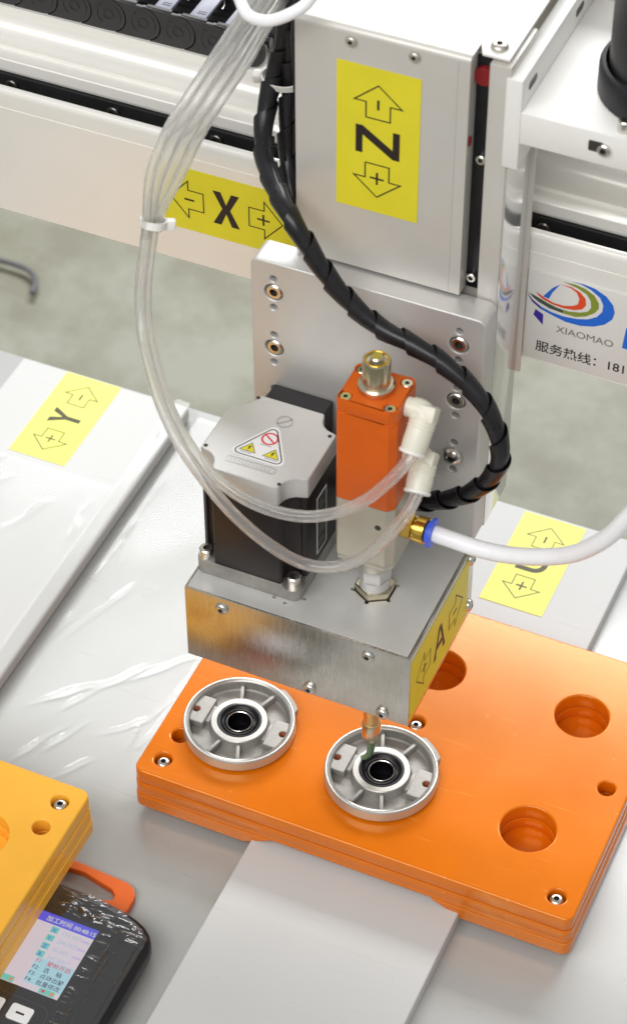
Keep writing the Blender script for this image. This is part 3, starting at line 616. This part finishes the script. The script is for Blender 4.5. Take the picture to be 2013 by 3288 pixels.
# ================================================================== FIXTURES
def fixture(label, cx, cy, zt, rot, m, zt_pad=None):
    t = thing('fixture_plate', label, 'fixture', (0, 0, -28), 'orange fixture plates')
    bh = [(x, y) for x in (-80, 0, 80) for y in (-40, 40)]
    scs = [(-106.3, -73.2), (107.2, -73.2), (-106.3, 73.2), (107.2, 73.2), (2.8, 1.4)]
    pins = [(-105.2, -55.6), (107.4, 0)]
    out = rrect(-118, 119, -85, 85, 5)
    holes_ = [circ(x, y, 14, 48) for x, y in bh]
    small = [circ(x, y, 4.6, 24) for x, y in scs]+[circ(x, y, 4.5, 24) for x, y in pins]
    MB().prism([out]+holes_+small, -9.4, 0, 1.0, None, 3).done('top_layer', m, t, (0, 0, 0))
    MB().prism([rrect(-118.2, 119.2, -85.2, 85.2, 5)]+[circ(x, y, 13.7, 48) for x, y in bh]+[circ(x, y, 4.4, 20) for x, y in pins], -16.6, -9.6, .3).prism([rrect(-118.2, 119.2, -85.2, 85.2, 5)], -19.3, -16.65, .3).done('middle_layer', m, t, (0, 0, -12))
    for sg, xo, xt, xb in ((-1, 118.5, 41.5, 56.0), (1, 119.5, 46.5, 62.6)):
        mb = MB(); b = bmesh.new(); rings = []
        for z, xi, g in ((-19.6, xt, 0.5), (-20.1, xt+.9, 0), (-27.5, xb, 0), (-27.95, xb+.5, .5)):
            lp = [(sg*xi, -85.5+g)] + [(sg*x, y) for x, y in circ(xo-5, -80.5, 5-g, 6, -math.pi/2, 0, True)] + [(sg*x, y) for x, y in circ(xo-5, 80.5, 5-g, 6, 0, math.pi/2, True)] + [(sg*xi, 85.5-g)]
            rings.append([b.verts.new((x, y, z)) for x, y in lp])
        for a, c in zip(rings, rings[1:]):
            for k in range(len(a)): b.faces.new((a[k], a[(k+1) % len(a)], c[(k+1) % len(a)], c[k]))
        b.faces.new(rings[0]); b.faces.new(rings[-1]); bmesh.ops.recalc_face_normals(b, faces=b.faces)
        mb.tmp(b).done('foot', m, t, (sg*90, 0, -24))
    if zt_pad: MB().box(-24, 32, -62, 62, zt_pad, -19.32, .3).done('rest_pad', m, t, (4, 0, -22))
    s0 = None
    for x, y in scs:
        if s0 is None: s0 = screw_button(TR(x, y, -4.4), 4.0, 3.0).done('screw', SCREWM, t, (x, y, -6))
        else: copy_to(s0, t, (x, y, -6))
    t.location = Vector((cx, cy, zt-28))*S; t.rotation_euler = (0, 0, rot)
    return t
fx = fixture('large orange fixture plate under the nozzle with two aluminium flanges on it', 0.4, 0, 0, 0, ORANGE, ZS+.03)
fx2 = fixture('second orange fixture plate cut off by the left edge of the photo', -241.6, -201.5, 14, math.pi, ORANGE_GLARE)
MB().box(-300, -250, -270, -130, ZS+.03, -5.6, .5).done('riser', ORANGE_GLARE, None, (-275, -200, ZS))
rz = bpy.data.objects['riser']; tag(rz, 'orange riser block under the left fixture plate', 'block')

# ================================================================== FLANGES
HUBM = mat('turned_hub', (0.36, 0.352, 0.33), .34, .8, .05, 80, .05, 900)
def flange(label, cx, cy):
    t = thing('end_flange', label, 'flange', (cx, cy, 0), 'cast flanges on the orange fixture')
    L0 = TR(cx, cy, 0)
    mb = MB().use(ALU_CAST)
    mb.lathe([(15.0, 1.6), (24.6, 1.6), (25.4, 2.4), (25.8, 7.2)], L0, 72)                      # inner floor and wall
    mb.lathe([(28.4, 1.4), (27.2, .3), (13.6, .2), (13.6, -8), (8.2, -8), (8.2, 6.4)], L0, 72)   # underside and boss
    mb.lathe([(11.3, 6.9), (11.3, -3), (8, -3)], L0, 48)
    mb.use(SILV).lathe([(29.0, 7.0), (29.1, 1.8), (28.4, 1.4)], L0, 72)
    mb.use(ALU_MACH).lathe([(25.8, 7.2), (26.2, 7.8), (26.6, 8.0), (27.2, 7.5), (27.8, 7.9), (28.5, 7.9), (29.0, 7.2), (29.0, 7.0)], L0, 72)
    body = mb.done('flange_body', ALU_CAST, t, (cx, cy, 0), ang=30)
    hm = MB().use(ALU_CAST).lathe([(16.0, 1.5), (15.2, 3.4), (14.9, 6.8)], L0, 56)
    hm.use(HUBM).lathe([(14.9, 6.8), (14.5, 7.2), (11.7, 7.2), (11.2, 6.7), (11.1, 3)], L0, 56)
    hm.done('hub', HUBM, t, (cx, cy, 3), ang=30)
    for s_ in (-1, 1):
        mb = MB()
        po = [(s_*16.9, -8.9), (s_*26.4, -8.9)] + [(s_*math.sqrt(26.2**2-y*y), y) for y in (-6, -3, 0, 3, 6)] + [(s_*26.4, 8.9), (s_*16.9, 8.9)]
        po = [(s_*x*s_, y) for x, y in po]
        mb.prism([po if s_ > 0 else po[::-1], circ(s_*24.0, s_*1.0, 1.9, 18)], 1.5, 6.2, .5, L0, 3)
        mb.box(s_*14.6 if s_ > 0 else -17.2, 17.2 if s_ > 0 else -14.6, -5.6, 5.6, 1.6, 4.8, .4, L0)
        pad = mb.done('pad', ALU_CAST, t, (cx+s_*21, cy, 2))
        MB().lathe([(1.9, 6.0), (1.9, .3), (0, .3)], TR(cx+s_*24, cy+s_*1.0, 0), 16).done('pin_hole', RUST_O, pad, (cx+s_*24, cy, 2))
    for a in (68.5, 111, 254.5, 292.5):
        A = L0 @ Matrix.Rotation(math.radians(a), 4, 'Z')
        b_ = MB().box(14.6, 26.2, -1.0, 1.0, 1.5, 5.9, .45, A).done('rib', ALU_CAST, t, (cx, cy, 2))
    a0, a1 = math.radians(38), math.radians(66)
    MB().prism([circ(0, 0, 31.0, 12, a0, a1, True)+circ(0, 0, 28.2, 12, a1+.12, a0-.12, True)], 1.8, 7.1, .5, L0).done('lug', ALU_CAST, t, (cx, cy, 4))
    sl = MB().lathe([(11.4, 5.6), (11.3, 6.7), (10.9, 6.95), (9.9, 6.7), (9.2, 5.7), (8.4, 5.4), (7.4, 5.6), (6.9, 5.9), (6.4, 5.7), (6.2, 4.6), (6.6, 3.2), (7.6, 1.4), (7.9, -2), (6.6, -3.4), (5.9, -5), (0, -5.2)], L0, 64).done('shaft_seal', SEAL, t, (cx, cy, 4), ang=50)
    MB().lathe([(6.75, 6.0), (6.55, 6.2), (6.25, 5.95), (6.35, 5.8)], L0, 48).done('seal_lip_spring', SCREWM, sl, (cx, cy, 6))
    return t
RUST_O = mat('hole_orange_below', (0.55, 0.10, 0.01), .5, 0, .2, 300)
flange('bare cast flange on the left of the orange fixture, no nozzle in it', -78.6, -39.4)
flange('cast flange under the bent green nozzle tip, right of the bare one', 0.9, -39.8)

# ================================================================== TUBES AND CABLES
def tube(name, label, pts, r, m, rin=None, n=14, cat='tube', group=None, sub=8):
    o = MB().sweep(pts, r, n, sub, rin=rin).done(name, m, None, pts[len(pts)//2], ang=60); return tag(o, label, cat, group)
T1 = [(-99.4, 75.0, 381.9), (-100.7, 60.0, 377.7), (-104.0, 45.0, 370.0), (-106.2, 30.0, 362.6), (-110.4, 15.0, 352.6), (-116.6, 5.0, 338.6), (-121.2, -5.0, 321.5), (-124.1, -12.0, 304.8), (-125.3, -18.0, 287.6), (-124.9, -25.0, 268.9), (-119.5, -35.0, 254.0), (-107.9, -50.0, 245.4), (-95.8, -62.0, 237.2), (-82.4, -72.0, 230.6), (-68.5, -78.0, 223.4), (-53.5, -80.0, 216.9), (-38.3, -78.0, 212.1), (-24.0, -74.0, 210.8), (-10.7, -70.0, 215.4), (0.6, -64.0, 222.7), (9.3, -57.0, 232.6), (14.4, -49.4, 240.6), (14.6, -46, 244)]
T2 = [(-99.1, 70.0, 384.9), (-100.4, 55.0, 380.9), (-104.0, 40.0, 373.1), (-106.7, 25.0, 365.7), (-110.5, 10.0, 355.9), (-116.6, 0.0, 342.0), (-121.6, -10.0, 324.9), (-124.0, -18.0, 309.2), (-124.2, -25.0, 293.2), (-124.0, -32.0, 274.6), (-118.8, -42.0, 259.8), (-107.8, -56.0, 250.4), (-96.1, -68.0, 242.2), (-82.4, -78.0, 233.3), (-68.7, -82.0, 220.4), (-55.9, -82.0, 206.0), (-40.8, -82.0, 195.0), (-25.5, -80.0, 186.8), (-12.0, -76.0, 185.2), (-0.0, -71.0, 190.8), (9.9, -64.0, 201.7), (15.4, -56.0, 210.9), (17.6, -49.6, 217.4), (17.3, -46, 221)]
T3 = [(-95.5, 70.0, 385.9), (-97.4, 58.0, 379.9), (-99.5, 42.0, 373.1), (-101.3, 27.0, 365.9), (-105.8, 12.0, 355.9), (-112.0, 2.0, 342.0), (-116.5, -8.0, 325.1), (-120.4, -15.0, 308.1), (-121.5, -17, 299)]
T4 = [(-99.8, 68.0, 386.0), (-100.0, 50.0, 384.0), (-102.7, 34.0, 377.2), (-106.2, 20.0, 369.0), (-111.0, 6.0, 358.4), (-117.2, -4.0, 344.6), (-121.5, -14.0, 327.7), (-123.6, -21.0, 311.5), (-124.2, -23.5, 299)]
def spread(p, d): return [(x+d*min(1, max(0, (z-309)/22)), y, z) for x, y, z in p]
T1 = spread(T1, 1.6); T2 = spread(T2, -1.5); T3 = spread(T3, 3.8); T4 = spread(T4, -4.0)
def lead(p): return [tuple(Vector(p[0])+Vector((-6, 60, 4))), tuple(Vector(p[0])+Vector((0, 25, 4)))]+p
tube('air_tube', 'clear air tube looping in front to the upper cream elbow', lead(T1), 2.8, TUBEC, 1.9, group='clear air tubes')
tube('air_tube', 'clear air tube in the lowest loop to the lower cream elbow', lead(T2), 2.8, TUBEC, 1.9, group='clear air tubes')
tube('air_tube', 'right short clear tube ending at the white tie of the bundle', lead(T3), 2.2, TUBEC, 1.5, group='clear air tubes')
tube('air_tube', 'left short clear tube ending at the white tie of the bundle', lead(T4), 2.2, TUBEC, 1.5, group='clear air tubes')
WT = [(21.0, -36, 183.3), (30.3, -36.0, 182.9), (43.5, -36.0, 182.4), (57.7, -37.0, 185.3), (74.2, -40.0, 193.7), (90.6, -45.0, 207.5), (104.2, -50.0, 226.3), (112.8, -52.0, 243.1), (119.3, -52.0, 261.9), (120, -48, 300), (112, -30, 360), (100, 0, 440)]
tube('glue_hose', 'milky white hose curving right from the blue collet', WT, 4.0, PUWHITE, cat='hose')
LP = [(-104, 20, 440), (-99.0, 20.0, 414.9), (-95.9, 20.0, 403.5), (-89.4, 15.0, 400.5), (-78.4, 10.0, 404.1), (-68.9, 10.0, 409.7), (-62.6, 15.0, 414.4), (-60.1, 20.0, 423.1), (-60, 22, 445)]
tube('hose_loop', 'loop of white hose hanging at the top edge above the clear tubes', LP, 2.6, PUWHITE, cat='hose')
# black wrapped cables
BK = [(-92, 75, 420), (-92.5, 66, 390), (-93.7, 62.0, 365.4), (-96.7, 60.0, 348.2), (-98.0, 55.0, 337.6), (-97.4, 45.0, 324.0), (-90.5, 30.0, 315.6), (-78.8, 15.0, 313.6), (-64.8, 0.0, 312.7), (-54.7, -4.0, 302.6), (-44.8, -6.0, 290.9), (-33.4, -7.0, 280.1), (-18.9, -8.0, 271.4), (-3.5, -9.0, 267.9), (11.9, -10.0, 263.2), (26.8, -12.0, 255.5), (36.8, -14.0, 246.0), (42.4, -15.0, 233.8), (44.4, -16.0, 221.3), (39.3, -15.0, 205.4), (27.7, -12.0, 188.8), (12.2, -8.0, 174.8), (-2.7, -4.0, 165.1), (-20, -3, 162), (-40, -1, 168), (-58, 2, 178)]
def wrapped(name, label, pts, r, turns, group):
    P = smooth(pts, 14); L = [0]
    for a, b in zip(P, P[1:]): L.append(L[-1]+(b-a).length)
    tot = L[-1]; t = thing(name, label, 'cable', pts[len(pts)//2], group)
    MB().sweep(pts, r-.9, 12, 6).done('core', BLACK, t, pts[len(pts)//2], ang=60)
    # spiral band: wide flat ribbon wound around the core, with an overlapping raised edge
    b = bmesh.new(); nrm = (P[1]-P[0]).normalized().orthogonal().normalized(); frames = []
    for i, p in enumerate(P):
        tg = (P[min(i+1, len(P)-1)]-P[max(i-1, 0)]).normalized(); nrm = (nrm-tg*nrm.dot(tg)).normalized(); frames.append((p, nrm.copy(), tg.cross(nrm)))
    def at(s):
        s = max(0, min(tot-1e-3, s)); lo = 0
        import bisect
        lo = max(0, bisect.bisect_right(L, s)-1); lo = min(lo, len(P)-2); f = (s-L[lo])/max(1e-6, L[lo+1]-L[lo])
        return P[lo].lerp(P[lo+1], f), frames[lo][1].lerp(frames[lo+1][1], f), frames[lo][2].lerp(frames[lo+1][2], f)
    steps = int(turns*18); pitch = tot/turns; wd = pitch*1.02; prev = None
    for k in range(steps+1):
        a = 2*math.pi*k/18; s = tot*k/steps; row = []
        for j in range(6):
            ss = s+wd*(j/5-.5)*.97; p, n_, bn = at(ss); rr = r+.75-1.35*(j/5)
            aa = a*1.0
            row.append(b.verts.new(p+(n_*math.cos(aa)+bn*math.sin(aa))*rr))
        if prev:
            for j in range(5): b.faces.new((prev[j], prev[j+1], row[j+1], row[j]))
        prev = row
    bmesh.ops.recalc_face_normals(b, faces=b.faces)
    bmesh.ops.solidify(b, geom=b.faces[:], thickness=.45)
    MB().tmp(b).done('spiral_wrap', WRAP, t, pts[len(pts)//2], ang=40)
    return t
wrapped('wrapped_cable', 'black spiral wrapped cable sweeping across the tool plate in a big loop', BK, 3.9, 29, 'black wrapped cables')
BK2 = [(-86, 75, 420), (-88, 66, 390), (-89.5, 62.0, 366.2), (-90.2, 60.0, 349.5), (-90.2, 58.0, 337.3), (-89.2, 52.0, 321.1), (-86, 45.0, 306.2), (-80.2, 35.0, 297), (-74, 31.0, 287), (-68, 32, 270)]
wrapped('wrapped_cable', 'short black spiral wrapped cable tucked against the lift column', BK2, 3.8, 10, 'black wrapped cables')
BK3 = [(-84, 70, 430), (-85, 60, 395), (-86, 55, 368), (-84, 52, 345), (-81, 48, 325), (-78, 42, 305), (-74, 38, 285)]
tube('thin_cable', 'thin glossy black cable behind the two wrapped cables', BK3, 2.4, WRAP, cat='cable')
# cable ties
def tie(label, c, ax, r, grp='white cable ties', squash=1.0, ang=2.4):
    z = Vector(ax).normalized(); x = (Vector((1, 0, 0))-z*z.x).normalized(); A0 = frame(c, x, z.cross(x)); A = A0 @ Matrix.Diagonal((1, squash, 1, 1)); t = thing('cable_tie', label, 'cable tie', c, grp)
    MB().lathe([(r, -1.7), (r+1.0, -1.7), (r+1.0, 1.7), (r, 1.7), (r, -1.7)], A, 32).done('strap', WPLAST, t, c)
    rr = r/math.sqrt(math.cos(ang)**2+(math.sin(ang)/squash)**2)
    MB().box(rr+.2, rr+4.4, -2.4, 2.4, -2.4, 2.4, .7, A0 @ Matrix.Rotation(ang, 4, 'Z')).done('lock', WPLAST, t, c)
    return t
tie('white tie knotted around the bundle of clear tubes', (-122.4, -18.5, 304), (0, -.35, -.94), 5.2, ang=-.5)
tie('white tie with round head around the black cables beside the column', (-94.0, 57, 340), (.05, .3, -.95), 9.4, squash=.62, ang=3.0)

# ================================================================== PENDANT
pdz, pdb = -15, -29.4
tray = thing('pendant_tray', 'orange plastic tray with a slot handle under the black pendant', 'tray', (-135, -220, ZT))
slot = [(-150, -136.5), (-122, -134.4), (-113, -136.4), (-104.5, -138.2), (-101.4, -140.6), (-101, -143.8), (-108, -147), (-150, -147)]
MB().prism([round_poly([(-180, -330), (-91.2, -330), (-91.2, -131.6), (-180, -126.5)], 9), slot[::-1]], ZT+.05, -29.6, .6).done('tray_plate', VALVE_O, tray, (-135, -220, -32))
pn = thing('pendant', 'black handheld pendant with lit screen lying under the left fixture', 'controller', (-122, -240, pdb))
po = [(-180, -350), (-66.2, -350), (-66.0, -172)] + [(-67.0, -167.2), (-69.6, -162.8), (-73.6, -159.4), (-79, -157), (-86, -155.2), (-96, -153.6), (-110, -152.9), (-124, -152.7), (-150, -152.9), (-180, -155)]
MB().prism([po], pdb, pdz, 5.0, seg=5).done('case', PENDM, pn, (-122, -240, -22), ang=50)
MB().prism([round_poly([(-176, -345), (-84.3, -345), (-81.3, -171), (-88, -164), (-176, -162)], 4)], pdz-.3, pdz+.5, .35).done('face_panel', PENDM, pn, (-122, -240, -15))
SZ = pdz+.62
px0, px1, py0, py1 = -131, -92.6, -216.2, -172.6
sk = mathutils_shear = Matrix.Identity(4)
scn_ = MB().use(SC_BG).box(px0, px1, py0, py1, SZ-.1, SZ).done('screen', SC_BG, pn, (-112, -195, SZ), flat=True)
mb = MB(); Z3 = TR(0, 0, SZ+.06); Z4 = TR(0, 0, SZ+.14)
mb.use(SC_BLUE).poly([[(px0, py1-5.6), (px1, py1-5.6), (px1, py1), (px0, py1)]], Z3)
mb.use(SC_CYAN).poly([[(-113.0, -213.0), (px1, -213.0), (px1, -197.6), (-113.0, -197.6)]], Z3)
for k in range(4):
    y = -179.0-5.0*k-1.9
    mb.use(SC_TEAL).poly([[(-114.6, y-1.6), (-110.6, y-1.6), (-110.6, y+2.0), (-114.6, y+2.0)]], Z3)
mb.use(SC_TEAL).poly([[(-123.6, -216), (-117.2, -216), (-117.2, -212.6), (-123.6, -212.6)]], Z3); mb.poly([[(-103.4, -216), (-95, -216), (-95, -212.8), (-103.4, -212.8)]], Z3)
mb.use(SC_RED).poly([circ(-101.2, -214.4, 1.0, 12)], Z4); mb.use(SC_ORA).poly([[(-119.4, -215.2), (-117.8, -215.2), (-117.8, -213.6), (-119.4, -213.6)], ], Z4); mb.poly([[(-97.4, -215.4), (-95.6, -215.4), (-95.6, -213.6), (-97.4, -213.6)]], Z4)
text_ = lambda m_, t_, s_, x, y, b_=.0: text_mesh(mb.use(m_), t_, s_, TR(x, y, SZ+.14), b_)
text_(SC_CREAM, '加工时间 00:48:15', 3.5, -119.6, py1-4.3, .03)
for k, (a, v, u) in enumerate((('X', '153.507', 'mm'), ('Y', '206.707', 'mm'), ('Z', '45.601', 'mm'), ('R', '247.601', '°'))):
    y = -182.1-5.0*k
    text_(SC_BLUE, a, 3.2, -113.8, y, .05); text_(SC_PALE, v, 3.3, -108.6, y); text_(SC_VIO, u, 2.9, -97.6, y)
for k, (a, v, c) in enumerate((('F1:', '胶枪开启', SC_RED), ('F2:', '选    轴', SC_TXT), ('F3:', '点动出胶', SC_TXT), ('F4:', '批量修改', SC_TXT))):
    y = -200.7-3.8*k
    text_(c, a, 3.1, -112.8, y, .02); text_(c, v, 3.2, -106.8, y, .03)
mb.done('screen_content', SC_TXT, scn_, (-112, -195, SZ), flat=True)
for x, lab in ((-104.9, '-'), (-120.5, '+')):
    k_ = MB().prism([rrect(x-6.0, x+6.0, -234.9, -225.6, 1.6)], pdz+.4, pdz+1.6, .5).done('key', KEYM, pn, (x, -230, pdz))
    mb = MB(); mb.poly([[(x-2.2, -230.9), (x+2.2, -230.9), (x+2.2, -229.8), (x-2.2, -229.8)]] if lab == '-' else [plus(x, -230.3, 2.2, 1.0)], TR(0, 0, pdz+1.68)); mb.done('key_print', INK, k_, (x, -230, pdz+1.6), flat=True)
mb = MB().use(DARK); mb.poly(stroke_ring(round_poly([(-140, -300), (-92.6, -300), (-92.6, -222.2), (-140, -221.0)], 5), .5), TR(0, 0, pdz+.57)); mb.done('panel_groove', DARK, pn, (-110, -240, pdz), flat=True)

# ================================================================== PROTECTIVE FILM (crinkled, over table between the plates and over the pendant)
def film(name, label, x0, x1, y0, y1, step, base, creases, noise, group, fm=None, kk=1.0, wv=1.2, keep=None):
    nx = int((x1-x0)/step)+1; ny = int((y1-y0)/step)+1; verts = []; faces = []
    rnd = random.Random(11); wob = [rnd.uniform(0, 6.3) for _ in range(200)]; ph = [(rnd.uniform(0, 6.3), rnd.uniform(.02, .09), rnd.uniform(-.06, .06)) for _ in range(6)]
    cr = []
    for (ax, ay), (bx, by), amp, wd in creases: cr.append((ax, ay, bx-ax, by-ay, amp*kk, wd*kk))
    for j in range(ny):
        for i in range(nx):
            x = x0+i*step; y = y0+j*step; z = base(x, y)+.7
            for p, fx_, fy_ in ph: z += noise*(math.sin(p+fx_*x*1.7+fy_*y)+1)/6
            for ci, (ax, ay, dx, dy, amp, wd) in enumerate(cr):
                L2 = dx*dx+dy*dy; t = ((x-ax)*dx+(y-ay)*dy)/L2
                if -.1 < t < 1.1:
                    ll = math.sqrt(L2); d = abs(((x-ax)*dy-(y-ay)*dx)/ll+wv*math.sin(t*ll*.12+wob[ci])+wv*.4*math.sin(t*ll*.31+2*wob[ci]))
                    if d < wd*3: z += amp*(.3+.7*max(0, math.sin(t*ll*.16+3*wob[ci])))*math.exp(-(d/wd))*max(0, math.sin(math.pi*min(1, max(0, t))))**.6
            verts.append((x*S, y*S, z*S))
    for j in range(ny-1):
        for i in range(nx-1):
            if keep and not keep(x0+i*step, y0+j*step): continue
            a = j*nx+i; faces.append((a, a+1, a+nx+1, a+nx))
    me = bpy.data.meshes.new(name); me.from_pydata(verts, [], faces); me.shade_smooth(); me.materials.append(fm or FILM)
    o = bpy.data.objects.new(name, me); COL.objects.link(o); tag(o, label, 'plastic film', group); return o
def base_t(x, y):
    sm_ = lambda a, b, v: max(0, min(1, (v-a)/(b-a)))
    z = ZT+.15
    k = 1-sm_(-221.2, -217.0, x); z += (ZS-ZT)*k
    e = sm_(-135, -121.5, x)*(1-sm_(-119, -116, x))
    if y > -88: z += e*e*6.0*min(1, (y+88)/40)
    return z
C = [((-128, 30), (-176, -20), 1.5, 1.1), ((-172, -14), (-205, -44), 1.2, 1.3), ((-153, 14), (-186, -40), 1.1, 1.0), ((-140, -30), (-131, 4), 1.4, .9), ((-160, -48), (-139, -28), 1.4, .8),
     ((-141, -52), (-143, -30), 1.4, .8), ((-168, -38), (-180, -70), 1.3, 1.0), ((-176, -46), (-196, -86), 1.1, 1.2), ((-150, -60), (-182, -100), .9, 1.0), ((-129, -20), (-137, -48), 1.7, 1.3),
     ((-130, -96), (-146, -128), .8, .6), ((-118, -110), (-122, -215), .8, .5), ((-128, 8), (-134, 30), 1.3, .8), ((-112, -108), (-150, -190), .7, .6), ((-66, -150), (-92, -215), .6, .6), ((-60, -175), (-74, -205), .5, .5), ((-190, 60), (-207, 10), .8, 1.2), ((-212, 150), (-213, -40), .7, 1.2),
     ((-258, 90), (-272, 62), 1.2, 1.0), ((-268, 66), (-284, 40), 1.0, 1.0), ((-300, 118), (-318, 78), 1.0, 1.0), ((-306, 92), (-322, 66), .9, .8), ((-238, 100), (-236, 60), .9, 1.0), ((-226, 160), (-230, 185), 1.2, 1.0), ((-290, 100), (-300, 84), 1.0, .9)]
film('table_film', 'clear crinkled protective film over the table between the two slide plates', -231, -54, -330, 196, 1.1, base_t, C, .35, 'protective films', None, .7, .7)
film('plate_film', 'smooth clear film with a few short creases on the left slide plate', -334, -231.6, -150, 113, 1.2, base_t, C, .2, 'protective films', FILM2, .9)
rnd = random.Random(4); PC = []
for k in range(80):
    x = rnd.uniform(-122, -74); y = rnd.uniform(-171, -155)-max(0, x+88)*.4; L = rnd.uniform(5, 12); a = rnd.uniform(-.25, .35)
    PC.append(((x, y), (x+L*math.cos(a), y+L*math.sin(a)), rnd.uniform(.5, 1.3), rnd.uniform(.3, .5)))
for k in range(30):
    y = rnd.uniform(-236, -172); L = rnd.uniform(4, 8); a = rnd.uniform(-.45, .1); x = -91.4+rnd.uniform(-.2, 1.2)
    PC.append(((x, y), (x+L*math.cos(a), y+L*math.sin(a)), rnd.uniform(.3, .8), rnd.uniform(.25, .4)))
PC += [((-83.6, -168), (-84.2, -245), .7, .4), ((-81.0, -168), (-80.5, -245), .6, .4)]
def base_p(x, y):
    z = pdz+.7; d = max(0, -(x+71)) * 0
    if x > -72: z -= ((x+72)/5.0)**2*4.2
    if y > -158: z -= ((y+158)/4.5)**2*3.4
    return z
film('pendant_film', 'crinkled clear film wrapped over the black pendant face', -126, -68.6, -245, -154.4, .55, base_p, PC, .12, 'protective films', PFILM, 1.5, .25, lambda x, y: y < -156.5-max(0, (x+104)/36)**2*11.5)
